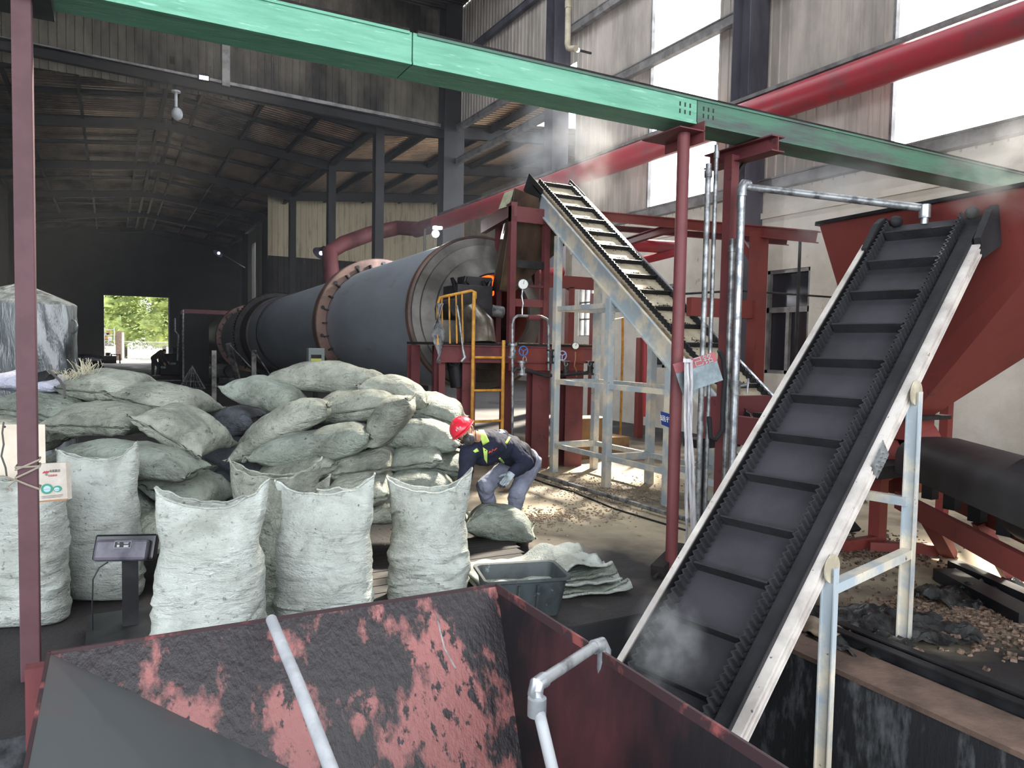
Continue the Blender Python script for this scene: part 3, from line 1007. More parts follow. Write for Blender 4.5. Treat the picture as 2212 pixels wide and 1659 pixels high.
KL = 32.0
MB().lathe(KA, kd, [(0, 1.36), (.2, 1.37), (KL, 1.37), (KL, 1.2), (KL, .02)], 72).build('shell', M_kiln, t, smooth=True)
MB().lathe(KA, kd, [(0.02, 1.40), (.16, 1.40), (.16, 1.36), (.02, 1.36)], 72, closed=True).build('end_band', M_kilnring, t, smooth=True)
MB().lathe(KA, kd, [(0.02, 1.36), (-.02, 1.34), (-.06, 1.22), (-.10, 1.21), (-.22, 1.0), (-.27, .99), (-.36, .80), (-.50, .73), (-.54, .69), (-.50, .66), (-.1, .7), (.5, .95)], 72).build('end_cone', M_kilnhot, t, smooth=True)
MB().cyl(KP(12.6) + Vector((.36, 0, .58)), KP(12.65) + Vector((.36, 0, .58)), .24, 30).build('fire', M_fire, t)
MB().lathe(KA, kd, [(1.2, 1.3), (1.21, .01)], 40).build('inner_wall', M_sooty, t)
for yy, r_, w_ in ((17.8, 1.62, .38), (37.0, 1.60, .36)):
    ring = MB().lathe(KP(yy), kd, [(-w_ / 2, 1.38), (-w_ / 2, r_ - .02), (-w_ / 2 + .02, r_), (w_ / 2 - .02, r_), (w_ / 2, r_ - .02), (w_ / 2, 1.38)], 72).build('riding_ring', M_kilnring, t, smooth=True)
    mb = MB()
    for k in range(14):
        a = 2 * pi * k / 14 + .2
        c = KP(yy) + Vector((cos(a) * 1.50, 0, sin(a) * 1.50)) - kd * (w_ / 2)
        mb.cyl(c - kd * .012, c + kd * .01, .045, 10)
    mb.build('ring_bolt_holes', M_black, ring)
    mb = MB()
    for k in range(28):
        a = 2 * pi * k / 28
        c = KP(yy) + Vector((cos(a) * 1.39, 0, sin(a) * 1.39)) - kd * (w_ / 2 + .05)
        mb.box(c, (.16, .16, .03), Matrix.Rotation(-a, 3, 'Y'))
    mb.build('ring_pads', M_sooty, ring)
gy = 30.5
prof = MB()
nt_ = 96
for s_, yo in ((0, -.16), (1, .16)):
    for k in range(nt_ * 4):
        a = 2 * pi * k / (nt_ * 4)
        r_ = 1.72 if (k % 4) in (0, 1) else 1.64
        prof.v.append(KP(gy + yo) + Vector((cos(a) * r_, 0, sin(a) * r_)))
n_ = nt_ * 4
for k in range(n_):
    prof.f.append((k, (k + 1) % n_, n_ + (k + 1) % n_, n_ + k))
prof.lathe(KP(gy), kd, [(-.16, 1.68), (-.16, 1.38)], 72).lathe(KP(gy), kd, [(.16, 1.68), (.16, 1.38)], 72)
prof.build('girth_gear', M_sooty, t)
MB().lathe(KP(gy - 1.3), kd, [(-.2, 1.38), (-.18, 1.46), (.9, 1.52), (1.0, 1.38)], 60).build('gear_guard', mat('guard_plate', '3b3030', '241f20', sc=2, rough=.5, metal=.3), t, smooth=True)
MB().lathe(KP(27.0), kd, [(-.1, 1.38), (-.1, 1.42), (.1, 1.42), (.1, 1.38)], 60).build('weld_band', M_sooty, t, smooth=True)
for yy in (17.8, 37.0):
    c = KP(yy)
    for sx in (-1, 1):
        q = Vector((c.x + sx * .95, yy, c.z - 1.55))
        MB().cyl(q - kd * .25, q + kd * .25, .28, 24).build('support_roller', M_sooty, t, smooth=True)
    MB().span((c.x - 1.5, yy - .5, 0), (c.x + 1.5, yy + .5, max(.25, c.z - 1.85))).build('pier', M_pit, t)
# burner body in front of the mouth
t = thing('burner', 'blackened burner housing with elbow duct at the kiln mouth', 'burner', (5.45, 10.9, 2.0))
q = P(1010, 655, y=11.0)
MB().box(q, (.62, .6, .55)).box(q + Vector((.1, -.05, .32)), (.5, .3, .2)).cyl(q + Vector((-.3, -.35, -.1)), q + Vector((-.3, .3, -.1)), .16, 16).build('burner_box', M_sooty, t, bevel=.02)
q = P(1030, 715, y=10.5)
MB().tube([P(1000, 670, y=10.9), P(1018, 680, y=10.6), P(1034, 700, y=10.5), P(1036, 742, y=10.45)], [.12, .2, .24, .26], 18).build('elbow_duct', mat('shiny_duct', '8a8076', '56504a', sc=4, rough=.3, metal=.7), t, smooth=True)
MB().cyl(P(1040, 668, y=10.9), P(1085, 675, y=10.9), .1, 14).build('air_pipe', M_galvd, t, smooth=True)
for k in range(5):
    random.seed(50 + k)
    a = P(985 + 18 * k, 615 + random.uniform(-8, 8), y=10.8)
    MB().tube([a, a + Vector((random.uniform(-.2, .2), -.05, .1)), a + Vector((random.uniform(-.1, .2), .05, -.3))], .03, 8).build('cable', M_black, t, smooth=True)

# ---- red service platform in front of the kiln
DZ_, DY0, DY1 = 2.0, 10.15, 11.5
t = thing('service_platform', 'red steel service platform in front of the kiln mouth', 'platform', (5.8, 10.8, 0))
x0, x1 = P(948, 740, y=DY0).x, P(1285, 740, y=DY0).x
MB().span((x0, DY0, DZ_ - .04), (x1, DY1, DZ_)).build('deck', M_soot, t)
MB().ibeam((x0, DY0, DZ_ - .17), (x1, DY0, DZ_ - .17), .12, .26, .015).build('deck_beam', M_red, t)
MB().span((P(1100, 700, y=DY0).x, DY0 - .01, DZ_ - .42), (P(1262, 700, y=DY0).x, DY0 + .02, DZ_ - .04)).build('fascia_panel', M_oxide, t)
for px, w_ in ((952, .1), (1010, .22), (1166, .32), (1238, .34)):
    xx = P(px, 820, y=DY0 + .1).x
    MB().ibeam((xx, DY0 + .15, 0), (xx, DY0 + .15, DZ_ - .05), w_, .2, .015, up=(0, 1, 0)).build('column', M_red, t)
    MB().ibeam((xx, DY1 - .1, 0), (xx, DY1 - .1, DZ_ - .05), .15, .2, .015, up=(0, 1, 0)).build('column', M_red, t)
mb = MB()
random.seed(4)
for k in range(260):
    mb.box((random.uniform(P(1105, 740, y=DY0).x, x1), random.uniform(DY0, DY0 + .5), DZ_ + .008), (.02, .016, .014), Matrix.Rotation(random.random() * 3, 3, 'Z'))
o = mb.build('spilled_granules', mat('pale_granules', 'a8977f', '6e6253', sc=20, rough=.9), t)
o['kind'] = 'stuff'
# yellow rail and ladder
t = thing('guard_rail', 'yellow tubular guard rail on the kiln platform', 'railing', P(985, 742, y=DY0))
tl, tr = P(948, 645, y=DY0 - .02), P(1027, 628, y=DY0 - .02)
MB().tube([P(946, 745, y=DY0 - .02), P(945, 660, y=DY0 - .02), P(950, 643, y=DY0 - .02), P(962, 640, y=DY0 - .02), P(1018, 628, y=DY0 - .02), P(1027, 632, y=DY0 - .02), P(1027, 645, y=DY0 - .02)], .022, 10).build('top_rail', M_yellow, t, smooth=True)
for px, yb in ((954, 722), (970, 728), (985, 730), (998, 720)):
    MB().cyl(P(px, 640 - (px - 954) * .15, y=DY0 - .02), P(px + 2, 742, y=DY0 - .02), .014, 8).build('baluster', M_yellow, t, smooth=True)
t = thing('ladder', 'yellow steel ladder leading up to the kiln platform', 'ladder', P(1055, 960, y=DY0 - .08))
for px, pt in ((1024, 632), (1088, 735)):
    a = P(px, pt, y=DY0 - .08)
    MB().cyl((a.x, a.y, 0), a, .028, 12).build('stile', M_yellow, t, smooth=True)
for zz in (.35, .81, 1.28, 1.78):
    MB().cyl((P(1024, 800, y=DY0 - .08).x, DY0 - .08, zz), (P(1088, 800, y=DY0 - .08).x, DY0 - .08, zz), .02, 10).build('rung', M_yellow, t, smooth=True)
# dirty rag over the rail end
random.seed(8)
rg = MB()
rg.grid(lambda u, v: P(940 + v * 16 + 6 * sin(u * 9 + v * 3), 655 + u * 130, y=DY0 - .06 - .04 * sin(v * 7 + u * 5)), 16, 6)
o = tag(rg.build('rag', mat('grey_rag', '8d8f92', '3d3e41', sc=9, rough=.9), smooth=True), 'dirty grey rag strip hanging from the yellow guard rail', 'rag')
sd_ = o.modifiers.new('thick', 'SOLIDIFY'); sd_.thickness = .012

# ---- red frame holding the brown chute
t = thing('chute_frame', 'red steel frame standing on the kiln platform around the brown chute', 'frame', (6.1, 10.9, 2.0))
FX = [P(1105, 600, y=10.35).x, P(1178, 600, y=10.35).x]
zt = P(1105, 445, y=10.35).z
for xx, yy, z0 in ((FX[0], 10.35, 2.0), (FX[1], 10.35, 2.0), (P(1076, 600, y=11.9).x, 11.9, 2.0), (P(1157, 600, y=11.9).x, 11.9, 2.0)):
    MB().span((xx - .05, yy - .05, z0), (xx + .05, yy + .05, zt)).build('upright', M_red, t)
MB().bar((FX[0] - .05, 10.35, zt - .12), (FX[1] + .1, 10.35, zt - .12), .1, .24).bar((FX[0], 10.3, zt - .05), (P(1066, 480, y=12).x - .1, 12.2, zt - .05), .1, .22).bar((P(1076, 600, y=11.9).x, 11.9, zt - .1), (P(1157, 600, y=11.9).x, 11.9, zt - .1), .1, .2).build('top_beam', M_red, t)
for py in (572, 618, 655):
    zz = P(1140, py, y=10.35).z
    MB().bar((FX[0], 10.35, zz), (FX[1], 10.35, zz), .06, .12 if py != 618 else .04).build('cross_beam', M_sooty if py == 572 else M_red, t)
zc = zt + .05
t = thing('brown_chute', 'stained brown steel chute tapering down into the kiln mouth', 'chute', (6.2, 11.0, 2.9))
a_ = [Vector((FX[0] + .06, 10.42, zc + .25)), Vector((7.1, 10.42, zc - .1)), Vector((7.4, 11.85, zc)), Vector((P(1088, 440, y=11.85).x, 11.85, zc))]
q = P(1082, 628, y=11.0)
b_ = [q + Vector((-.1, -.15, 0)), q + Vector((.2, -.15, 0)), q + Vector((.2, .15, 0)), q + Vector((-.1, .15, 0))]
for k in range(4):
    j = (k + 1) % 4
    MB().sheet(a_[k], a_[j], b_[j], b_[k], .01).build('chute_panel', M_brown, t)
q = P(1113, 418, y=10.7)
tag(MB().prism([P(1098, 445, y=10.5), P(1112, 408, y=10.6), P(1122, 425, y=10.7), P(1118, 442, y=10.7)], (0, .35, 0)).build('cloth_flap', mat('green_cloth', 'b4b79a', '8e9077', sc=5, rough=.9)), 'pale green cloth flap on top of the brown chute', 'cloth')

# ---- pipes, gauges and valves on the platform
t = thing('pipe_manifold', 'steel pipe manifold with gauge and blue valve wheels before the platform', 'pipework', P(1120, 980, y=9.95))
PY_ = 9.9
pt = lambda x, y: P(x, y, y=PY_)
MB().tube([pt(1105, 985), pt(1107, 880), pt(1107, 700), pt(1110, 688), pt(1118, 682), pt(1170, 684), pt(1182, 690), pt(1185, 705), pt(1185, 800)], .022, 10).build('pipe', M_galvd, t, smooth=True)
MB().cyl(pt(1140, 686), pt(1166, 686), .045, 12).build('pipe_fitting', M_red, t, smooth=True)
MB().tube([pt(1128, 682), pt(1128, 668), pt(1130, 655), pt(1127, 640), pt(1129, 625)], .014, 8).build('gauge_stem', M_galv, t, smooth=True)
for (x, y, r_) in ((1130, 614, .085), (1243, 747, .06)):
    c = pt(x, y)
    g = MB().cyl(c, c + Vector((.02, .05, 0)), r_, 24).build('gauge', M_black, t, smooth=True)
    MB().cyl(c - Vector((.004, .012, 0)), c, r_ * .86, 24).build('gauge_dial', M_dial, g)
    MB().bar(c - Vector((.005, .016, 0)), c + Vector((r_ * .1, -.016, r_ * .7)), .008, .003).build('gauge_needle', M_black, g)
MB().tube([pt(1243, 760), pt(1243, 775), pt(1240, 790), pt(1245, 800), pt(1245, 815)], .012, 8).build('gauge_stem', mat('copper', '9a7358', rough=.4, metal=.6), t, smooth=True)
for x, y in ((1125, 758), (1209, 768)):
    c = pt(x, y) - Vector((0, .08, 0))
    wv = MB()
    n = 24
    ring = [c + Vector((cos(2 * pi * k / n) * .072, 0, sin(2 * pi * k / n) * .072)) for k in range(n + 1)]
    wv.tube(ring, .009, 6, caps=False)
    for k in range(3): wv.cyl(c, c + Vector((cos(k * 2.09 + .5) * .07, 0, sin(k * 2.09 + .5) * .07)), .007, 6)
    wv.build('hand_wheel', M_blue if x < 1200 else mat('pale_blue', '8ba6cf', rough=.4), t, smooth=True)
for x, y in ((1107, 758), (1128, 795), (1190, 770), (1222, 795), (1275, 795)):
    c = pt(x, y)
    MB().cyl(c - Vector((0, 0, .11)), c - Vector((0, 0, .08)), .075, 14).cyl(c + Vector((0, 0, .08)), c + Vector((0, 0, .11)), .075, 14).cyl(c - Vector((0, 0, .09)), c + Vector((0, 0, .09)), .045, 14).cyl(c, c - Vector((0, .07, 0)), .02, 8).build('valve_body', M_galvd if x < 1150 else M_sooty, t, smooth=True)
for x, y in ((1130, 776), (1219, 785), (1270, 785)):
    c = pt(x, y) - Vector((0, .05, 0))
    n = 14
    MB().tube([c + Vector((cos(2 * pi * k / n) * .03, 0, sin(2 * pi * k / n) * .04)) for k in range(n + 1)], .006, 6, caps=False).build('ring_handle', M_galvd, t, smooth=True)
MB().tube([pt(1108, 805), pt(1115, 795), pt(1140, 800), pt(1165, 808), pt(1180, 812), pt(1265, 806), pt(1285, 800)], .03, 10).build('header_pipe', M_sooty, t, smooth=True)
c = P(985, 780, y=DY0 - .05)
tag(MB().cyl(P(982, 780, y=DY0 + .3), P(990, 835, y=DY0 + .3), .12, 16).tube([P(968, 770, y=DY0), P(975, 762, y=DY0), P(990, 765, y=DY0), P(996, 780, y=DY0), P(988, 792, y=DY0), P(972, 788, y=DY0), P(968, 770, y=DY0)], .008, 6).build('motor', M_sooty, smooth=True), 'dark round motor hanging under the left end of the platform', 'motor')
tag(MB().tube([P(987, 660, y=DY0 - .1), P(992, 690, y=DY0 - .1), P(1000, 755, y=DY0 - .12), P(1004, 772, y=DY0 - .12), P(996, 782, y=DY0 - .12)], [.02, .018, .016, .03, .02], 8).build('grease_gun', M_galvd, smooth=True), 'thin grey rod tool hung over the yellow guard rail', 'tool')

# tan stepped blocks behind the slim conveyor stand
a = P(1255, 985, z=0)
tag(MB().box((7.35, 11.0, .36), (.95, .5, .72)).build('wooden_box', M_tan, bevel=.01), 'tall tan box step behind the galvanised conveyor stand', 'box', 'tan step boxes')
tag(MB().box((8.05, 11.0, .18), (.42, .5, .36)).build('wooden_box', M_tan, bevel=.01), 'low tan box step right of the tall one', 'box', 'tan step boxes')

# floor pipe and hose line
a, b = P(1150, 1022, z=.06), P(1450, 1112, z=.06)
t = thing('floor_pipe', 'long pale pipe lying on the floor in front of the conveyor stand', 'pipe', ((a + b) / 2).xy.to_3d())
MB().cyl(a, b + (b - a) * .5, .028, 12).build('pipe', M_galvd, t, smooth=True)
m_ = a.lerp(b, .30)
MB().cyl(m_ - (b - a).normalized() * .05, m_ + (b - a).normalized() * .05, .04, 12).build('coupling', M_galvd, t, smooth=True)
a, b = P(1140, 1030, z=.01), P(1480, 1145, z=.01)
tag(MB().tube([a, P(1180, 1045, z=.01), P(1240, 1063, z=.01), P(1330, 1100, z=.01), b], .012, 8).build('floor_cable', M_black, smooth=True), 'black cable trailing along the floor beside the pale pipe', 'cable')

# ---- right-hand red funnel hopper and press
t = thing('funnel_hopper', 'tall red steel funnel hopper behind the top of the big conveyor', 'hopper', (7.0, 4.5, 0))
FZ = 3.24
fa = [(6.25, 5.15), (6.02, 2.55), (8.4, 2.5), (8.5, 5.15)]
fc = P(1952, 893, d=7.55)
fb = [(fc.x - .17, fc.y + .2), (fc.x - .17, fc.y - .2), (fc.x + .2, fc.y - .2), (fc.x + .2, fc.y + .2)]
fnm = ['side_panel', 'front_panel', 'side_panel', 'back_panel']
for k in range(4):
    j = (k + 1) % 4
    a, b, c, d = Vector((*fa[k], FZ)), Vector((*fa[j], FZ)), Vector((*fb[j], fc.z)), Vector((*fb[k], fc.z))
    MB().sheet(a, b, c, d, .012).build(fnm[k], M_oxide, t)
mb = MB()
for k in range(4):
    j = (k + 1) % 4
    mb.bar(Vector((*fa[k], FZ)), Vector((*fa[j], FZ)), .1, .03)
mb.build('rim', M_black, t)
MB().span((fc.x - .3, fc.y - .3, fc.z - .04), (fc.x + .32, fc.y + .3, fc.z)).build('outlet_flange', M_soot, t)
MB().span((fc.x - .17, fc.y - .2, fc.z - .25), (fc.x + .2, fc.y + .2, fc.z - .03)).build('outlet', M_oxide, t)
for x_, y_ in ((8.35, 2.6), (8.45, 5.1)):
    MB().span((x_ - .05, y_ - .05, 0), (x_ + .05, y_ + .05, FZ)).build('leg', M_oxide, t)
t = thing('press_machine', 'red round housing machine below the funnel hopper outlet', 'machine', (fc.x - .3, fc.y, 0))
hc = P(1948, 985, d=7.5)
MB().cyl(hc + Vector((.35, .12, 0)), hc + Vector((.2, -.12, 0)) + Vector((-.1, .3, 0)), .42, 32).build('housing', M_oxide, t, smooth=True)
MB().cyl(hc + Vector((.0, .2, -.02)), hc + Vector((-.75, .45, -.02)), .27, 28).build('gear_case', M_oxide, t, smooth=True)
pl = P(1893, 1180, z=0)
MB().span((pl.x - .07, pl.y - .07, 0), (pl.x + .05, pl.y + .05, .95)).span((pl.x - .5, pl.y - .06, 0), (pl.x + .05, pl.y + .02, .12)).build('stand_leg', M_oxide, t)
MB().span((hc.x - .8, hc.y - .3, .78), (hc.x + .5, hc.y + .3, .9)).build('bed_plate', M_soot, t)
# covered screw trough on a red frame
t = thing('covered_trough', 'black covered belt trough on a red frame at the right edge', 'conveyor', (7.1, 3.4, 0))
A_, B_ = P(1998, 985, d=6.9), P(2200, 1010, d=5.3)
dr = (B_ - A_); dr.z = 0; dr.normalize()
sdv = Vector((dr.y, -dr.x, 0))
if sdv.x < 0: sdv = -sdv
L_ = 3.2
prof_ = [(-.26, -.16), (-.26, .0), (-.245, .06), (-.21, .11), (-.15, .15), (-.06, .175), (.1, .185), (.28, .175), (.36, .15), (.42, .1), (.45, .02), (.45, -.16)]
A_.z = P(2000, 985, d=6.9).z
MB().prism([A_ + sdv * x + Z * z for x, z in prof_], dr * L_).build('cover', mat('black_cover', '2b2a2c', '3b3a3c', sc=1.4, rough=.55, c3='a9a19a', sc3=2.2, thr3=(.70, .74)), t, smooth=True)
for k in range(7):
    q = A_ + dr * (.15 + .45 * k) - Z * .26
    MB().box(q, (.1, .1, .22)).build('bracket', M_black, t)
MB().bar(A_ - sdv * .22 - Z * .42, A_ - sdv * .22 - Z * .42 + dr * L_, .06, .16).bar(A_ + sdv * .3 - Z * .42, A_ + sdv * .3 - Z * .42 + dr * L_, .06, .16).build('frame_beam', M_oxide, t)
MB().cyl(A_ + dr * 1.75 + sdv * .1 - Z * .05, A_ + dr * 2.3 + sdv * .1 - Z * .05, .32, 24).build('drive_motor', M_black, t, smooth=True)
lg = P(2052, 1200, z=0)
lt = A_ + dr * .55 - sdv * .15 - Z * .48
MB().bar(lg, lt, .12, .1).build('leg', M_oxide, t)
MB().bar(lg + Z * .05, lg + Z * .05 - sdv * .75, .1, .1).build('leg', M_oxide, t)
lg2 = Vector((lt.x, lt.y, 0)) + sdv * .7
MB().bar(lg2, lt + sdv * .4, .12, .1).build('leg', M_oxide, t)
lt2 = A_ + dr * 2.8 - sdv * .1 - Z * .48
MB().bar((lt2.x - .1, lt2.y, 0), lt2, .12, .1).build('leg', M_oxide, t)
tag(MB().bar(P(2060, 1225, z=.06), P(2230, 1300, z=.06), .12, .12).bar(P(2040, 1240, z=.06), P(2230, 1340, z=.05), .2, .1).build('skid_beam', M_black), 'black skid beams on the floor by the red frame foot', 'beam')

# ---- red gantry frame along the right
GA, GB = P(1290, 466, y=10.4), P(1764, 512, d=9.3)
t = thing('pipe_gantry', 'red steel gantry of two long beams behind the conveyors', 'gantry', (9.5, 8.5, 0))
MB().ibeam(GA, GB, .14, .15, .015).build('beam', M_oxide, t)
MB().ibeam(P(1310, 492, y=11.2), P(1700, 522, d=10.6), .12, .1, .012).build('beam', M_red, t)
f_ = min((abs((lambda v: v.dot(Rv) / v.dot(Fv))(GA.lerp(GB, k / 200) - CAM) - (1640 - 1106) / FPX), k / 200) for k in range(201))[1]
gp = GA.lerp(GB, f_)
MB().span((gp.x - .09, gp.y - .08, 0), (gp.x + .10, gp.y + .08, gp.z)).build('post', M_oxide, t)
zz = P(1600, 668, d=(gp - CAM).dot(Fv)).z
MB().bar((gp.x - 1.1, gp.y + .1, zz), (gp.x, gp.y, zz), .1, .24).build('side_arm', M_oxide, t)
MB().bar(gp + (GA - GB).normalized() * .4 - Z * .06, gp - Z * .45, .06, .1).build('knee_brace', M_oxide, t)
MB().ibeam(GA.lerp(GB, .45) - Z * .02, GA.lerp(GB, .45) + Vector((.4, 2.2, -.05)), .1, .12, .012).build('cross_beam', M_red, t)
tag(MB().cyl((11.2, -1, 6.62), (11.2, 27.2, 6.68), .27, 24).build('overhead_pipe', M_redb, None, smooth=True), 'very long thick red pipe high along the right wall', 'pipe')
mb = MB().bar((11.35, -1, 6.98), (11.35, 27, 7.02), .35, .07)
tag(mb.build('pipe_shelf', M_frame), 'grey steel ledge running above the long red wall pipe', 'ledge')
tag(MB().tube([(11.2, 27.1, 6.68), (10.9, 28.6, 6.6), P(905, 495, d=30), P(860, 492, d=31), P(800, 505, d=30), P(740, 527, d=29), P(712, 545, d=28.5), P(716, 590, d=28), P(724, 680, d=28)], .30, 16).build('overhead_pipe', M_red, smooth=True), 'dark red pipe curving across behind the kiln', 'pipe')
tag(MB().tube([P(1338, 528, d=13), P(1400, 531, d=12.8), P(1475, 536, d=12.5)], .11, 14).build('short_pipe', M_redb, smooth=True), 'bright red horizontal pipe behind the slim conveyor', 'pipe')
tag(MB().tube([P(1368, 566, d=13.2), P(1400, 560, d=13), P(1440, 550, d=12.6), P(1475, 541, d=12.4)], .07, 12).tube([P(1393, 562, d=13), P(1393, 900, d=13)], .04, 8).build('branch_pipe', M_redb, smooth=True), 'lower bright red branch pipe joining the horizontal one', 'pipe')
tag(MB().tube([P(1138, 596, y=13.12), P(1215, 586, y=13.08)], .1, 12).build('short_pipe', M_redb, smooth=True), 'short bright red pipe seen just right of the kiln mouth', 'pipe')
tag(MB().cyl((9.3, 9.2, P(1700, 635, y=9.2).z), (7.2, 9.2, P(1300, 635, y=9.2).z), .018, 8).cyl((9.3, 9.2, P(1700, 635, y=9.2).z), (11.95, 9.2, P(1700, 635, y=9.2).z), .018, 8).build('thin_pipe', M_sooty, smooth=True), 'thin dark pipe crossing level in front of the plaster wall', 'pipe')
tag(MB().cyl((10.0, 8.6, 0), (10.0, 8.6, 3.9), .025, 8).build('thin_pipe', M_sooty, smooth=True), 'thin upright dark pipe beside the gantry post', 'pipe')
for px, zt, lab in ((1230, 3.2, 'red post just left of the bright lattice window'), (1283, 3.1, 'dark red post right of the bright lattice window'), (1385, 2.2, 'thin red post behind the slim conveyor legs')):
    q = P(px, 700, y=13.0)
    tag(MB().span((q.x - .07, 12.93, 0), (q.x + .07, 13.07, zt)).build('steel_post', M_oxide), lab, 'post', 'red posts behind the slim conveyor')
q0, q1 = P(1140, 573, y=13), P(1292, 575, y=13)
tag(MB().bar((q0.x, 13.0, 3.3), (q1.x, 13.0, 3.3), .14, .25).build('steel_beam', M_oxide), 'red beam resting across the posts behind the slim conveyor', 'beam')
t = thing('yellow_rail', 'small yellow handrail behind the slim conveyor stand', 'railing', P(1330, 760, y=12.5))
MB().tube([P(1325, 760, y=12.5), P(1325, 690, y=12.5), P(1345, 686, y=12.5), P(1345, 750, y=12.5)], .025, 8).cyl(P(1325, 750, y=12.5), (P(1325, 750, y=12.5).x, 12.5, 0), .025, 8).cyl(P(1345, 750, y=12.5), (P(1345, 750, y=12.5).x, 12.5, 0), .025, 8).build('rail', M_yellow, t, smooth=True)

# ---- lamps, camera, drain pipe
q = P(941, 505, d=17.5)
t = thing('work_lamp', 'glaring white work lamp above the kiln drum', 'lamp', q)
MB().sphere(q, .085, 16, 10).build('bulb', M_lampw, t, smooth=True)
MB().tube([q + Vector((0, .1, .02)), q + Vector((.1, .5, .25)), q + Vector((.2, 1.2, .3)), q + Vector((.2, 1.2, -1.0))], .03, 8).build('lamp_arm', M_steel, t, smooth=True)
MB().box(q + Vector((.09, .1, .16)), (.2, .1, .06)).build('lamp_tube', M_lampw, t)
ld = bpy.data.lights.new('work_lamp_light', 'POINT')
ld.energy = 260
ld.shadow_soft_size = .1
lo_ = bpy.data.objects.new('work_lamp_light', ld)
C.objects.link(lo_)
lo_.location = q - Vector((.1, .15, 0))
q = P(440, 168, y=GY - .55)
t = thing('flood_lamp', 'small violet-white flood lamp on the gable beam', 'lamp', q)
MB().box(q, (.36, .12, .2)).build('lamp_body', M_steel, t)
MB().box(q - Vector((0, .07, .02)), (.28, .01, .12)).build('lamp_glass', M_dim, t)
MB().box(q + Vector((0, .3, .1)), (.1, .6, .1)).build('lamp_bracket', M_steel, t)
q = P(380, 200, y=24.5)
t = thing('security_camera', 'white dome security camera hanging on a short arm under the gable', 'camera', q)
MB().cyl(q, q - Vector((0, 0, .42)), .045, 10).cyl(q, q + Vector((0, 0, .05)), .13, 12).build('camera_arm', M_white, t, smooth=True)
MB().sphere(q - Vector((-.03, 0, .62)), (.16, .16, .19), 14, 9).build('camera_dome', M_white, t, smooth=True)
MB().bar(q + Vector((0, -.02, .05)), Vector((q.x, GY - .15, 10.5)), .06, .06).build('camera_bracket', M_steel, t)
a = P(1226, 95, x=11.4)
t = thing('drain_pipe', 'cream plastic drain pipe with elbow high by the grey column', 'pipe', a)
MB().tube([(a.x, a.y, ZT - .05), (a.x, a.y, a.z), (a.x, a.y - .05, a.z - .13), (a.x, a.y - .2, a.z - .2), (a.x, a.y - .45, a.z - .28)], .085, 12).build('pipe', mat('cream_pvc', 'c9c0a8', 'a99f88', sc=3, rough=.5), t, smooth=True)
for zz in (2.2, 5.1): MB().cyl((a.x, a.y, a.z + zz * .45), (a.x, a.y, a.z + zz * .45 + .2), .1, 12).build('collar', mat('cream_pvc', ''), t, smooth=True)
q = P(1248, 108, x=11.5)
t = thing('wall_lamp', 'small bright wall lamp beside the cream drain pipe', 'lamp', q)
MB().sphere(q, .06, 12, 8).build('bulb', M_lampw, t, smooth=True)
MB().bar(q, q + Vector((.45, 0, 0)), .05, .05).build('lamp_bracket', M_steel, t)
for px, py, yy in ((472, 540, 60.0), (702, 545, 33.0), (690, 538, 35.0)):
    pass
for px, py, d_, lab in ((473, 545, 45, 'dark reflector lamp with glowing face at the far column row'), (694, 544, 30, 'dark reflector lamp with glowing face in front of the cream sheeting')):
    q = P(px, py, d=d_)
    t = thing('reflector_lamp', lab, 'lamp', q, 'reflector lamps')
    MB().lathe(q, (-.5, -.4, -.7), [(-.3, .06), (-.15, .12), (.1, .32), (.12, .3)], 18).build('shade', M_steel, t, smooth=True)
    MB().sphere(q + Vector((-.02, -.05, -.06)), .08, 10, 7).build('bulb', M_dim, t, smooth=True)
    MB().bar(q, Vector((EX1, 35.0 if px > 500 else 60.5, q.z + .3)), .06, .06).build('lamp_bracket', M_steel, t)
# support brackets by the kiln gear
M_prop = mat('prop_steel', '8a8883', '3d3b3a', sc=4, rough=.4, metal=.5)
for px, py0, py1, xx, lab in ((462, 757, 812, 0, 'slim upright steel prop left of the kiln gear'), (548, 756, 822, 0, 'upright steel prop with stay in front of the kiln gear')):
    a, b = P(px, py0, d=22.0), P(px, py1, d=22.0)
    mb = MB().bar((a.x, a.y, 0), a, .13, .13)
    if px > 500: mb.cyl(a, P(600, 835, d=21.0), .02, 6)
    tag(mb.build('prop', M_prop), lab, 'prop')
a = P(493, 742, d=22.4)
tag(MB().bar(a, P(528, 870, z=0.02), .14, .1).cyl(a, P(548, 800, d=22.3), .02, 6).build('prop', M_prop), 'slanted steel prop between the two uprights by the kiln gear', 'prop')
q = P(684, 800, d=15.8)
t = thing('control_box', 'grey electrical box with yellow warning label in front of the kiln', 'box', (q.x, q.y, 0))
zt = P(684, 752, d=15.8).z
MB().span((q.x - .17, q.y, zt - .75), (q.x + .17, q.y + .2, zt)).build('cabinet', mat('box_grey', '8d9694', rough=.5), t, bevel=.01)
MB().span((q.x - .04, q.y + .05, 0), (q.x + .04, q.y + .15, zt - .75)).build('stand', M_steel, t)
MB().span((q.x - .12, q.y - .006, zt - .22), (q.x + .10, q.y, zt - .14)).build('black_label', M_black, t)
MB().span((q.x - .12, q.y - .006, zt - .31), (q.x + .10, q.y, zt - .22)).build('yellow_label', mat('label_yellow', 'd9d76a', rough=.5), t)
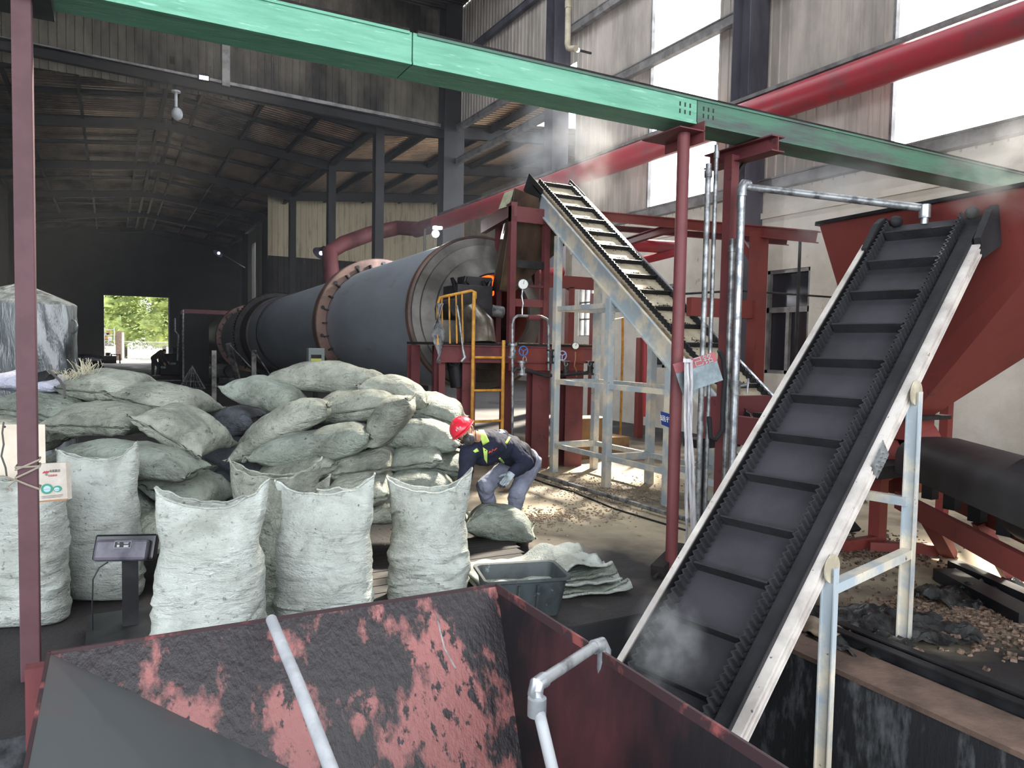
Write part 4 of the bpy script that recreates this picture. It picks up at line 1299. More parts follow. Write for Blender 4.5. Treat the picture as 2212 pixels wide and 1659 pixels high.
# ================================================================ sacks and things around them
def sack_mat(name, c1, c2, c3, folds=(1, 1, 1), bump=.7, var=.25):
    m = bpy.data.materials.new(name)
    m.use_nodes = True
    nd, lk = m.node_tree.nodes, m.node_tree.links
    b = nd['Principled BSDF']
    b.inputs['Roughness'].default_value = .62
    b.inputs['Specular IOR Level'].default_value = .35
    tc, oi = nd.new('ShaderNodeTexCoord'), nd.new('ShaderNodeObjectInfo')
    ml = nd.new('ShaderNodeMath'); ml.operation = 'MULTIPLY'; ml.inputs[1].default_value = 37.0
    lk.new(oi.outputs['Random'], ml.inputs[0])
    ad = nd.new('ShaderNodeVectorMath'); ad.operation = 'ADD'
    lk.new(tc.outputs['Object'], ad.inputs[0]); lk.new(ml.outputs[0], ad.inputs[1])

    def nt(scale, st, det=8):
        mp = nd.new('ShaderNodeMapping'); mp.inputs['Scale'].default_value = st
        lk.new(ad.outputs[0], mp.inputs[0])
        n = nd.new('ShaderNodeTexNoise'); n.inputs['Scale'].default_value = scale
        n.inputs['Detail'].default_value = det; n.inputs['Roughness'].default_value = .65; n.inputs['Distortion'].default_value = .35
        lk.new(mp.outputs[0], n.inputs['Vector'])
        return n.outputs[0]

    def rm(s, a, b_):
        r = nd.new('ShaderNodeMapRange'); r.inputs['From Min'].default_value = a; r.inputs['From Max'].default_value = b_
        lk.new(s, r.inputs['Value']); return r.outputs[0]

    def mix(f, a, c):
        x = nd.new('ShaderNodeMix'); x.data_type = 'RGBA'
        lk.new(f, x.inputs[0])
        if isinstance(a, tuple): x.inputs[6].default_value = a
        else: lk.new(a, x.inputs[6])
        if isinstance(c, tuple): x.inputs[7].default_value = c
        else: lk.new(c, x.inputs[7])
        return x.outputs[2]
    c = mix(rm(nt(2.6, (1, 1, 1)), .40, .66), srgb(c1), srgb(c2))
    c = mix(rm(nt(30, (1, 1, 1)), .60, .70), c, srgb(c3))
    c = mix(rm(nt(6, (1, 1, 2)), .60, .72), c, srgb(c3))
    hv = nd.new('ShaderNodeHueSaturation')
    vr = nd.new('ShaderNodeMapRange'); vr.inputs['To Min'].default_value = 1 - var; vr.inputs['To Max'].default_value = 1 + var * .3
    lk.new(oi.outputs['Random'], vr.inputs['Value']); lk.new(vr.outputs[0], hv.inputs['Value'])
    lk.new(c, hv.inputs['Color']); lk.new(hv.outputs[0], b.inputs['Base Color'])
    bp = nd.new('ShaderNodeBump'); bp.inputs['Strength'].default_value = bump; bp.inputs['Distance'].default_value = .07
    a1 = nt(9, folds, 5)
    a2 = nt(60, (1, 1, 1), 3)
    sm = nd.new('ShaderNodeMath'); sm.operation = 'MULTIPLY_ADD'; sm.inputs[1].default_value = .3
    lk.new(a2, sm.inputs[0]); lk.new(a1, sm.inputs[2])
    lk.new(sm.outputs[0], bp.inputs['Height']); lk.new(bp.outputs[0], b.inputs['Normal'])
    return m


SK = sack_mat('sack_sage', 'a7aca0', '686b63', '41423e', (1, 2.2, 2.2), bump=.85)
SKG = sack_mat('sack_green', 'a0aaa0', '6e726a', '464843', (1, 2.2, 2.2), bump=.85)
SKP = sack_mat('sack_pale', 'bcc2bd', '8f938b', '5f625d', (1, 1, 3.2), bump=.6, var=.1)
SKD = sack_mat('sack_dark_blue', '6a6e76', '45474c', '2c2d31', (1, 2, 2))  # dark blue-grey sack tone
SKW = sack_mat('sack_lavender', 'bfc0d2', '9fa1b2', '7c7d8c', (1, 2, 2), var=.05)
M_seam = mat('seam_thread', '33332f', rough=.9)
FH = Vector((sin(YAW), cos(YAW), 0))
RH = Vector((cos(YAW), -sin(YAW), 0))


def sack_mesh(L, Wd, T, seed, bend=0.0, flap=-.3, sq=3.1):
    random.seed(seed)
    off = Vector((seed * 3.1, seed * 1.7, seed * .9))
    NU, NV = 44, 44
    mb = MB()

    def pt(u, ang, fl=0):
        e = max(0.0, 1 - abs(u) ** sq) ** .62
        t = T / 2 * (e * .97 + .03)
        wd = Wd / 2 * (.88 + .12 * abs(u) ** 3 + .07 * abs(u) ** 10)
        ca, sa = cos(ang), sin(ang)
        y = wd * (abs(ca) ** .62) * (1 if ca > 0 else -1)
        edge = abs(ca) ** 6
        z = t * (abs(sa) ** .82) * (1 if sa > 0 else -1)
        x = L / 2 * u * (1 - .10 * (1 - abs(y / (Wd / 2)) ** 2) * abs(u) ** 6)
        p = Vector((x, y, z))
        prox = abs(u) ** 5
        n1 = noise.noise(p * 4.5 + off)
        n2 = noise.noise(Vector((p.x * 5, p.y * 16, p.z * 9)) + off)
        z += (.030 * n1 * e + .012 * n2 * (.4 + prox)) * (1 if sa > 0 else .7)
        z += .011 * abs(u) ** 3 * sin(y * 62 + 5 * n1) * min(1, e * 3 + .3)
        z += .010 * noise.noise(Vector((p.x * 14, p.y * 14, p.z * 14)) + off) + .008 * abs(noise.noise(Vector((p.x * 9 + 3 * n1, p.y * 22, p.z * 6)) + off))
        y += .012 * noise.noise(p * 7 + off * 2)
        z += -bend * (abs(x) / (L / 2)) ** 2 + .02 * abs(u) ** 8 * (abs(y) / (Wd / 2)) ** 4
        if z < 0: z *= .88
        return Vector((x, y, z))
    us = [-1 + 2 * i / (NU - 1) for i in range(NU)]
    us = [(-1 if u < 0 else 1) * (1 - (1 - abs(u)) ** 1.35) for u in us]
    rows = [[pt(u, 2 * pi * k / NV) for k in range(NV)] for u in us]
    # hem flaps beyond both seams
    for end, s_ in ((0, -1), (-1, 1)):
        r = rows[end]
        fr = []
        for k, p in enumerate(r):
            q = Vector((p.x + s_ * .028, p.y * 1.01, p.z * .35 + flap * .028 + .006 * sin(p.y * 40 + seed)))
            fr.append(q)
        if s_ < 0: rows.insert(0, fr)
        else: rows.append(fr)
    for r in rows:
        mb.v += r
    for i in range(len(rows) - 1):
        for k in range(NV):
            a, b = i * NV + k, i * NV + (k + 1) % NV
            mb.f.append((a, b, b + NV, a + NV))
    mb.f.append(tuple(range(NV))[::-1])
    mb.f.append(tuple((len(rows) - 1) * NV + k for k in range(NV)))
    seams = []
    for s_ in (-1, 1):
        r = rows[1] if s_ < 0 else rows[-2]
        h = NV // 2
        pts = []
        for k in range(0, h + 1):
            a, b = r[k], r[(NV - k) % NV]
            pts.append((a + b) / 2 + Vector((s_ * .006, 0, .006 * sin(k * 2.1))))
        # thread lies on the upper hem
        pts = [p + Vector((0, 0, .006)) for p in pts]
        seams.append(pts)
    return mb, seams


def lay_sack(px, py, w_, h_, d, kind, roll, label, m=SK, group='heaped fertiliser sacks', yaw=0, bend=None, seed=None, deep=None):
    sx = w_ * d / FPX
    T = max(.16, min(.34, h_ * d / FPX * .92))
    s_ = seed if seed is not None else int(px * 7 + py * 3) % 997
    c = P(px, py, d=d)
    if kind == 'S':
        L, Wd = deep or .85, sx
        xa, ya = -FH, RH
    else:
        L, Wd = sx, deep or .55
        xa, ya = RH, FH
    if bend is None: bend = .05
    mb, seams = sack_mesh(L, Wd, T, s_, bend)
    q = Matrix.Rotation(R(yaw), 3, 'Z')
    xa, ya = q @ xa, q @ ya
    za = xa.cross(ya)
    rot = Matrix((xa, ya, za)).transposed()
    rr = Matrix.Rotation(R(roll), 3, FH)
    M_ = rr @ rot
    if kind == 'S': c = c + FH * (L / 2 - .12)
    mb.v = [c + M_ @ v for v in mb.v]
    zmin = min(v.z for v in mb.v)
    if zmin < .02: mb.v = [v + Z * (.02 - zmin) for v in mb.v]
    dz = (.02 - zmin) if zmin < .02 else 0
    o = mb.build('sack', m, None, smooth=True)
    tag(o, label, 'sack', group)
    for pts in seams:
        MB().tube([c + M_ @ p + Z * dz for p in pts], .006, 5).build('seam', M_seam, o, smooth=True)
    return o


# centre heap
CH = 'sacks heaped in the middle'
lay_sack(722, 818, 292, 84, 7.75, 'L', 4, 'topmost sack of the middle heap, lying level in front of the kiln', SK, CH, bend=.10)
lay_sack(583, 855, 172, 92, 7.5, 'L', 14, 'pale sack pointing left below the topmost sack of the middle heap', SKG, CH, yaw=-15)
lay_sack(612, 918, 235, 130, 7.05, 'L', -30, 'big sagging sack slumped down the left side of the middle heap', SK, CH, bend=.09)
lay_sack(765, 880, 195, 95, 7.15, 'S', -8, 'sack with wavy seam, centre of the middle heap below the top one', SK, CH)
lay_sack(858, 845, 150, 66, 7.6, 'L', 14, 'sack sloping down right behind the top of the middle heap', SK, CH)
lay_sack(938, 893, 128, 78, 7.6, 'S', 14, 'pale sack leaning just above and left of the red helmet', SKG, CH)
lay_sack(842, 905, 128, 82, 7.0, 'L', -52, 'twisted sack standing on edge in the middle heap', SK, CH)
lay_sack(896, 940, 205, 84, 7.35, 'L', 4, 'long full sack beside the worker helmet, third layer up', SKG, CH)
lay_sack(684, 966, 262, 88, 6.85, 'L', -11, 'long smooth sack lying across the left middle of the heap', SKG, CH, bend=-.02)
lay_sack(632, 1024, 205, 96, 6.65, 'S', -18, 'dark bulging sack under the long smooth one, left front', SK, CH)
lay_sack(779, 1008, 140, 72, 6.7, 'S', -9, 'sack with curved front seam under the centre of the heap', SK, CH)
lay_sack(893, 994, 132, 62, 7.0, 'S', -9, 'small front sack with folded left corner, second layer right', SKG, CH)
lay_sack(962, 1005, 96, 56, 7.2, 'S', 9, 'short sack end partly behind the worker sleeve', SKG, CH)
lay_sack(905, 1048, 168, 78, 6.95, 'L', 2, 'plump green grey sack left of the worker arm', SKG, CH)
lay_sack(768, 1068, 150, 84, 6.45, 'S', -8, 'sack resting behind the open bag with the raised flap', SK, CH)
lay_sack(880, 1104, 170, 62, 6.75, 'L', 3, 'lowest right sack of the middle heap behind the open bags', SK, CH)
lay_sack(500, 917, 132, 84, 7.7, 'L', -22, 'dark blue sack sticking out left of the middle heap, upper', SKD, CH)
lay_sack(520, 990, 150, 88, 7.4, 'L', 26, 'dark sack slanting down left of the middle heap, second', SKD, CH)
lay_sack(497, 1030, 100, 58, 7.35, 'S', -6, 'small dark sack with ragged mouth at the left foot of the heap', SKD, CH)
lay_sack(552, 1092, 140, 92, 7.15, 'L', 4, 'dark bottom sack in the gap between the two heaps', SKD, CH)
lay_sack(700, 1128, 200, 70, 6.9, 'L', 0, 'bottom sack hidden behind the standing open bags', SK, CH)
# left heap
LH = 'sacks heaped at the left'
lay_sack(210, 838, 160, 76, 7.0, 'S', 4, 'top sack of the left heap with a straight double seam', SK, LH)
lay_sack(333, 868, 175, 70, 6.95, 'S', 13, 'wrinkled top right sack of the left heap sloping right', SK, LH)
lay_sack(195, 912, 194, 84, 6.35, 'S', 1, 'rounded sack with long level seam right of the maroon post', SK, LH)
lay_sack(373, 935, 168, 92, 6.3, 'S', 29, 'sack sloping steeply right with seam along its lower edge', SK, LH)
lay_sack(282, 990, 305, 82, 6.05, 'L', 6, 'longest lying sack in the middle of the left heap', SKG, LH, bend=.07)
lay_sack(378, 1066, 150, 92, 6.2, 'S', 26, 'lower right sack of the left heap with curving seam', SKG, LH)
lay_sack(72, 884, 175, 84, 6.8, 'S', 9, 'greenish sack behind the maroon post under the lavender bag', SKG, LH)
lay_sack(62, 824, 190, 46, 7.1, 'L', 2, 'flat lavender white bag on top of the left heap', SKW, LH)
lay_sack(20, 940, 190, 84, 6.6, 'L', 4, 'dull sack behind the white board at the left edge', SK, LH)
lay_sack(345, 1150, 120, 110, 5.95, 'L', 0, 'grey sack on the floor between the standing bags', SK, LH)
lay_sack(230, 1085, 260, 90, 6.4, 'L', 0, 'low sack behind the tall standing bag of the left heap', SKG, LH)
# loose floor sacks
lay_sack(1080, 1132, 150, 84, 7.35, 'L', 9, 'full sack lying on the floor at the worker feet', SKG, 'sacks on the floor')

# ---- open standing bags
def stand_sack(px, pyb, d, wid, hgt, label, seed, lean=0.0, turn=0.0, ears=(.10, .10), open_=.5, m=None, fill=.8, dep=None):
    foot = P(px, pyb, d=d)
    foot.z = 0
    return _stand(foot, wid, hgt, label, seed, lean, turn, ears, open_, m or SKP, fill, dep)


def _stand(foot, wid, hgt, label, seed, lean, turn, ears, open_, m, fill, dep):
    off = Vector((seed * 2.3, seed * 1.1, seed * .7))
    q = Matrix.Rotation(R(turn), 3, 'Z')
    xa, ya = q @ RH, q @ FH
    dep = dep or wid * .62
    NV, NU = 64, 46

    def shape(t, ang):
        z = hgt * t
        full = min(1, t / fill)
        if t < fill:
            ww = wid / 2 * (1.0 + .04 * sin(pi * full) - .09 * full + .10 * max(0, 1 - t / .12) * abs(cos(ang)) ** 4)
            dd = dep / 2 * (.92 + .10 * sin(pi * full) - .10 * full)
            r = min(1, (t / .10)) ** .38 if t < .10 else 1
            ww *= .80 + .20 * r
            dd *= .55 + .45 * r
            pw = .72
        else:
            f = (t - fill) / (1 - fill)
            ww = wid / 2 * (.92 + .13 * f)
            dd = dep / 2 * ((.82) * (1 - f) + open_ * .5 * f)
            pw = .72 + .30 * f
        ca, sa = cos(ang), sin(ang)
        x = ww * abs(ca) ** pw * (1 if ca > 0 else -1)
        y = dd * abs(sa) ** pw * (1 if sa > 0 else -1)
        top = max(0, (t - fill) / (1 - fill))
        ear = ears[1] if ca > 0 else ears[0]
        z += (ear * .68 * abs(ca) ** 3 - .05 * (1 - abs(ca) ** 2) + .022 * noise.noise(Vector((ca * 3, sa * 3, seed)))) * top ** 1.4
        # crumples
        p = Vector((x, y, z))
        n = noise.noise(Vector((x * 3.5, y * 3.5, z * 26 + 3 * noise.noise(Vector((x * 5, y * 5, z * 3)) + off))) + off)
        n2 = noise.noise(p * 5 + off)
        amp = .032 * (1 - top) * (.25 + .75 * (1 - min(1, max(0, (t - .32) / .28)))) * min(1, t * 6)
        vf = noise.noise(Vector((x * 18, y * 18, z * 2.5)) + off)
        k = 1 + (amp * n + .020 * n2 * (.3 + (1 - top))) / max(.12, dd) + top * .10 * vf
        x, y = x * (1 + (k - 1) * .5), y * k
        y += top * .035 * vf
        x += lean * z
        return foot + xa * x + ya * y + Z * max(.003, z)
    mb = MB()
    ts = [0, .012, .03, .06, .10] + [.10 + .90 * i / (NU - 6) for i in range(1, NU - 5)]
    for t in ts: mb.v += [shape(t, 2 * pi * k / NV) for k in range(NV)]
    # folded rim, then the inner wall down to the fill
    cen = [sum((mb.v[(len(ts) - 1) * NV + k] for k in range(NV)), Vector()) / NV][0]
    for f, dz in ((.985, .006), (.955, -.03), (.90, -.12)):
        for k in range(NV):
            v = mb.v[(len(ts) - 1) * NV + k]
            mb.v.append(Vector((cen.x + (v.x - cen.x) * f, cen.y + (v.y - cen.y) * f, v.z + dz)))
    nr = len(ts) + 3
    for i in range(nr - 1):
        for k in range(NV):
            a, b = i * NV + k, i * NV + (k + 1) % NV
            mb.f.append((a, b, b + NV, a + NV))
    mb.f.append(tuple(range(NV))[::-1])
    o = mb.build('open_bag', m, None, smooth=True, origin=foot)
    tag(o, label, 'bag', 'open standing bags')
    top = [shape(.9, 2 * pi * k / NV) for k in range(NV)]
    c2 = sum(top, Vector()) / NV
    f_ = MB()
    f_.v = [Vector((c2.x + (v.x - c2.x) * .93, c2.y + (v.y - c2.y) * .86, hgt * .84)) for v in top] + [Vector((c2.x, c2.y, hgt * .87))]
    f_.f = [(k, (k + 1) % NV, NV) for k in range(NV)]
    f_.build('bag_fill', M_ore, o)
    # rim hem
    rim = [mb.v[(len(ts) - 1) * NV + k] for k in range(NV)] + [mb.v[(len(ts) - 1) * NV]]
    MB().tube([v + Z * .004 for v in rim], .007, 6, caps=False).build('hem', m, o, smooth=True)
    return o


stand_sack(38, 1345, 5.1, .66, 1.02, 'standing bag at the far left edge behind the maroon post', 1, turn=4, ears=(.04, .04), fill=.9)
stand_sack(216, 1292, 5.62, .63, 1.09, 'tall standing bag with slack twisted mouth behind the scale', 2, ears=(.02, .14), open_=.4, fill=.72, turn=-5, lean=-.01)
stand_sack(452, 1440, 4.42, .62, 1.03, 'nearest standing bag with wide drooping open mouth, right of the scale', 3, ears=(.08, .15), open_=1.0, fill=.74, turn=6, lean=.02)
stand_sack(600, 1370, 4.98, .58, 1.10, 'standing bag squeezed behind and between two nearer open bags', 4, ears=(.09, .12), open_=.8, fill=.8, lean=-.02, m=SK)
stand_sack(700, 1365, 4.9, .64, 1.02, 'wide open bag standing behind the middle of the red hopper', 5, ears=(.03, .12), open_=.8, fill=.74, turn=-4)
stand_sack(924, 1310, 5.55, .60, .92, 'open bag with a raised right ear standing left of the worker', 6, ears=(.06, .17), open_=1.1, fill=.72, turn=3)
# loose flap of bag rising behind
fl_ = MB()
fl_.grid(lambda u, v: P(600 + 115 * v - 10 * u, 1115 - 82 * v * (1 - u) - 12 * (1 - u) + 4 * sin(v * 9 + u * 4), d=5.35 + .05 * sin(v * 11) + .12 * u), 12, 14)
o = tag(fl_.build('bag_flap', SKP, smooth=True), 'loose triangular bag flap sticking up behind the standing bags', 'bag')
s_ = o.modifiers.new('thick', 'SOLIDIFY'); s_.thickness = .008

# ---- stack of folded empty bags on the floor
base = P(1165, 1290, z=0)
t = thing('empty_bags', 'loose stack of flattened empty bags on the floor behind the crate', 'bags', base)
random.seed(12)
for k in range(5):
    lx, ly = 1.25 - .04 * k, .62
    cx, cy = P(1180, 1255, z=.05).x - .03 * k, P(1180, 1255, z=.05).y
    z0 = .012 + .042 * k
    q = Matrix.Rotation(R(-14 + 2.5 * k), 3, 'Z')

    def fn(u, v, k=k, lx=lx, ly=ly, z0=z0, q=q, cx=cx, cy=cy):
        x, y = (u - .5) * lx, (v - .5) * ly
        zz = z0 + .028 * noise.noise(Vector((x * 3, y * 4, k * 5))) + .02 * noise.noise(Vector((x * 9, y * 7, k)))
        e = max(0, u - .82) / .18
        zz += .05 * e * (1 + sin(v * 14 + k * 2)) * .8
        if k == 4: zz += .10 * math.exp(-((u - .72) / .14) ** 2) + .05 * (v > .5) * math.exp(-((u - .9) / .06) ** 2)
        p = q @ Vector((x, y, 0))
        return Vector((cx + p.x, cy + p.y, max(.006, zz)))
    mb = MB().grid(fn, 40, 22)
    o = mb.build('empty_bag', SKP if k % 2 == 0 else SKG, t, smooth=True)
    sm = o.modifiers.new('thick', 'SOLIDIFY'); sm.thickness = .018; sm.offset = -1

# ---- grey crate
q = P(1232, 1362, z=0)
CX_, CY_ = 2.66, 4.72
t = thing('crate', 'open dark grey plastic crate on the floor edge beside the red hopper', 'crate', (CX_, CY_, 0))
M_crate = mat('crate_grey', '3d4547', '292f31', sc=4, rough=.55, c3='7c8588', sc3=9, thr3=(.62, .72))
rotc = Matrix.Rotation(R(-14), 3, 'Z')


def cr(x, y, z): return Vector((CX_, CY_, 0)) + rotc @ Vector((x, y, z))


def rr_ring(hx, hy, rad, n=6):
    pts = []
    for sx, sy, a0 in ((1, 1, 0), (-1, 1, 90), (-1, -1, 180), (1, -1, 270)):
        for k in range(n + 1):
            a = R(a0 + 90 * k / n)
            pts.append((sx * (hx - rad) + rad * cos(a), sy * (hy - rad) + rad * sin(a)))
    return pts


lv = [(.255, .165, .0), (.262, .172, .02), (.30, .205, .27), (.325, .23, .275), (.325, .23, .295), (.30, .205, .29), (.288, .195, .27), (.25, .16, .012)]
mb = MB()
for hx, hy, z in lv:
    mb.v += [cr(x, y, z) for x, y in rr_ring(hx, hy, .05)]
n_ = 28
for i in range(len(lv) - 1):
    for k in range(n_): mb.f.append((i * n_ + k, i * n_ + (k + 1) % n_, (i + 1) * n_ + (k + 1) % n_, (i + 1) * n_ + k))
mb.f.append(tuple(range(n_))[::-1]); mb.f.append(tuple((len(lv) - 1) * n_ + k for k in range(n_)))
mb.build('crate_body', M_crate, t, smooth=True)
for sx in (-.07, .07):
    MB().add([cr(sx - .008, -.19, .08), cr(sx + .008, -.19, .08), cr(sx + .008, -.228, .25), cr(sx - .008, -.228, .25), cr(sx - .008, -.18, .08), cr(sx + .008, -.18, .08), cr(sx + .008, -.20, .25), cr(sx - .008, -.20, .25)], [(0, 1, 2, 3), (4, 7, 6, 5), (0, 3, 7, 4), (1, 5, 6, 2), (3, 2, 6, 7), (0, 4, 5, 1)]).build('crate_rib', M_crate, t)

# ---- wooden pallet boards
for k, (x0, y0, x1, y1) in enumerate(()): pass
M_plank = mat('dark_plank', '262221', '171516', sc=2, rough=.7, bump=.5, bsc=18, stretch=(.3, 3, 1))
ORG = P(905, 1240, z=0)
t = thing('wooden_pallet', 'dark dusty wooden pallet on the floor under the middle sacks', 'pallet', ORG)
for k in range(9):
    a = P(775 + 2 * k, 1292 - 16 * k, z=.075)
    yk = 4.95 + .17 * k
    MB().span((.85, yk, .055), (3.05 + .05 * k, yk + .155, .08)).build('plank', M_plank, t)
for xx in (.95, 1.9, 2.95): MB().span((xx, 4.95, 0), (xx + .09, 6.46, .055)).build('bearer', M_plank, t)

# ---- weighing scale
t = thing('platform_scale', 'black weighing scale display on a black column', 'scale', P(273, 1366, d=4.9))
hd = P(272, 1186, d=4.75)
xa = (RH + Z * .035).normalized()
tilt = R(24)
ya = (Z * cos(tilt) + FH * sin(tilt)).normalized()
za = xa.cross(ya).normalized()
if za.dot(FH) > 0: za = -za
ya = za.cross(xa).normalized()


def hb(name, cx, cy, cz, w_, h_, dd, m, bev=.006, parent=None):
    rot = Matrix((xa, ya, za)).transposed()
    return MB().box(hd + xa * cx + ya * cy + za * cz, (w_, h_, dd), rot).build(name, m, parent or t, bevel=bev)


M_scale = mat('scale_plastic', '1b1b22', rough=.28, spec=.6)
M_scale2 = mat('scale_back', '5d5a66', '44424c', sc=8, rough=.3)
hb('display_rim', 0, .01, .0, .395, .165, .06, M_scale, .015)
bk = hb('display_housing', .0, -.015, .045, .335, .135, .06, M_scale2, .02)
hb('label', .015, .016, .0765, .105, .04, .002, M_black, 0, bk)
for x0, y0, w_, h_, mm in ((.015, .036, .105, .002, M_white), (.015, -.004, .105, .002, M_white), (-.037, .016, .002, .04, M_white), (.067, .016, .002, .04, M_white), (-.012, .008, .016, .014, M_white), (.038, .006, .03, .012, M_white), (-.012, .027, .014, .004, M_white), (.036, .028, .034, .003, M_white), (.036, .021, .028, .003, M_white)):
    hb('label_print', x0, y0, .078, w_, h_, .0012, mm, 0, bk)
sx_ = hd + FH * .05
MB().box((sx_.x, sx_.y, (hd.z - .04) / 2 + .05), (.095, .06, hd.z - .14)).build('column', M_black, t)
MB().box((sx_.x, sx_.y, .05), (.5, .6, .1)).build('weighing_platform', M_black, t)
a = hd - xa * .1 - ya * .08
MB().tube([a, a + Vector((-.05, 0, -.03)), a + Vector((-.085, 0, -.10)), a + Vector((-.09, .01, -.25)), a + Vector((-.09, .02, -.5)), a + Vector((-.1, .05, -.95))], .005, 6).build('cable', M_black, t, smooth=True)

# ---- boards by the left post
a, b, c, d = P(-12, 917, d=5.35), P(97, 917, d=5.5), P(100, 1065, d=5.45), P(-10, 1065, d=5.3)
t = thing('white_board', 'cream foam board standing behind the maroon post', 'board', (c + d) / 2)
MB().sheet(a, b, P(102, 1175, d=5.45), P(-8, 1175, d=5.3), .02).build('board', mat('cream_board', 'd9cdbf', 'c6b9a9', sc=2, rough=.8), t)
MB().tube([P(8, 912, d=5.3), P(5, 935, d=5.25), P(8, 960, d=5.2), P(3, 985, d=5.2), P(12, 1010, d=5.2), P(16, 1040, d=5.2), P(20, 1130, d=5.2), P(24, 1235, d=5.1), P(27, 1300, d=5.05)], .006, 6).build('tape_strip', mat('dark_tape', '4b4a48', rough=.8), t, smooth=True)
MB().cyl(P(10, 922, d=5.34), P(10, 922, d=5.3), .009, 8).build('hole', M_black, t)
q = [P(77, 1003, d=4.42), P(142, 999, d=4.42), P(146, 1079, d=4.42), P(78, 1085, d=4.42)]
t = thing('cardboard_box', 'flat white tape box with green roll pictures tied to the maroon post', 'box', q[3])
MB().sheet(q[0], q[1], q[2], q[3], .045).build('box_body', mat('box_white', 'cfc7bd', 'b7aea4', sc=5, rough=.7), t)
MB().bar(q[3] + Z * .002, q[2] + Z * .002, .012, .008).build('box_edge', mat('cardboard_edge', 'a67c55', rough=.8), t)
xd = (q[1] - q[0]).normalized(); yd = (q[0] - q[3]).normalized(); nn = xd.cross(yd)
if nn.dot(Fv) > 0: nn = -nn


def on(u, v, e=.003): return q[0].lerp(q[1], u).lerp(q[3].lerp(q[2], u), v) + nn * e


def flatdisc(u, v, rx, ry, m, e, name, n=28):
    c = on(u, v, e)
    pts = [c + xd * (rx * cos(2 * pi * k / n)) + yd * (ry * sin(2 * pi * k / n)) for k in range(n)]
    MB().prism(pts, nn * .0008).build(name, m, t)


Mg, Mb_, Mr_, Mk_ = mat('print_green', '3f8f74', rough=.6), mat('print_blue', 'a9c9d8', rough=.6), mat('print_red', 'b03a48', rough=.6), mat('print_black', '2d2a2c', rough=.6)
flatdisc(.36, .67, .036, .031, Mg, .002, 'printed_roll'); flatdisc(.37, .67, .022, .019, Mb_, .003, 'printed_roll')
flatdisc(.70, .69, .026, .019, Mg, .002, 'printed_roll'); flatdisc(.68, .70, .017, .012, Mb_, .003, 'printed_roll')
MB().bar(on(.24, .68, .0045), on(.49, .675, .0045), .003, .001).bar(on(.60, .715, .0045), on(.78, .70, .0045), .003, .001).build('printed_line', Mr_, t)
MB().prism([on(.22, .25), on(.26, .215), on(.30, .19), (on(.34, .215)), on(.37, .185), on(.41, .21), on(.46, .185), on(.42, .25)], nn * .001).build('logo', Mr_, t)
flatdisc(.355, .285, .006, .008, mat('print_grey', '7c7c78', rough=.6), .003, 'printed_mark')
text_mesh('lettering', '永彩胶业', .0165, Mk_, t, on(.64, .205, .003), xd, yd, depth=.0004)
text_mesh('lettering', '优质胶带', .014, Mr_, t, on(.56, .33, .003), xd, yd, depth=.0004)
MB().bar(on(.50, .235, .003), on(.80, .235, .003), .0012, .0008).bar(on(.18, .86, .003), on(.86, .85, .003), .004, .0008).bar(on(.18, .89, .003), on(.86, .885, .003), .0015, .0008).bar(on(.18, .91, .003), on(.80, .908, .003), .0012, .0008).build('printed_line', Mk_, t)

# ---- plastic-wrapped machine at far left
M_wrap = mat('plastic_wrap', '7d8487', '34383b', sc=2.0, thr=(.38, .66), rough=.2, spec=.8, bump=.8, bsc=5, bstretch=(3, 3, .6), stretch=(2, 2, .5), alpha=.97)
t = thing('wrapped_machine', 'tall machine draped in crumpled grey plastic sheet at the left', 'machine', P(80, 800, d=8.8))
c0 = P(80, 800, d=8.8)
topz, midz = P(80, 606, d=8.8).z, P(165, 655, d=8.6).z
x_l, x_r = P(-150, 655, d=8.8), P(165, 655, d=8.7)
wv = (x_r - x_l); wv.z = 0
wl = wv.length; wd = wv.normalized()
DRY = (x_r - CAM); DRY.z = 0; DRY.normalize()
mid = Vector(((x_l.x + x_r.x) / 2, (x_l.y + x_r.y) / 2, 0)) + DRY * .7
N_ = 120


def drape(u, v):
    a = 2 * pi * v
    ca, sa = cos(a), sin(a)
    ww = wl / 2 * abs(ca) ** .55 * (1 if ca > 0 else -1)
    dd = .75 * abs(sa) ** .55 * (1 if sa > 0 else -1)
    if u < .25:
        f = u / .25
        k = f ** .9
        z = topz + (midz - topz) * f
        cx = wl * .08 * (1 - f)
    else:
        f = (u - .25) / .75
        k = 1.0 - .03 * f
        z = midz + (.55 - midz) * f
        cx = 0
    fold = .045 * noise.noise(Vector((ww * 5, dd * 5, z * 1.2))) + .03 * noise.noise(Vector((ww * 13 + z * 4, dd * 9, z * 1.5)))
    k *= 1 + fold * (.4 + u)
    return mid + wd * (cx + ww * k) + DRY * (dd * k) + Z * (z + .03 * noise.noise(Vector((ww * 4, dd * 4, 1))))


MB().grid(drape, 60, N_, True).build('plastic_sheet', M_wrap, t, smooth=True)
MB().box(mid + Z * 1.1, (1.1, .8, 2.2), Matrix.Rotation(-YAW, 3, 'Z')).build('machine_body', M_steel, t)
q = drape(.30, .715)
for vv in (.70, .93):
    q = drape(.36, vv)
    n_ = 16
    MB().tube([q - FH * .02 + wd * cos(2 * pi * k / n_) * .075 + Z * sin(2 * pi * k / n_) * .085 for k in range(n_ + 1)], .012, 6, caps=False).build('sheet_bulge', M_wrap, t, smooth=True)

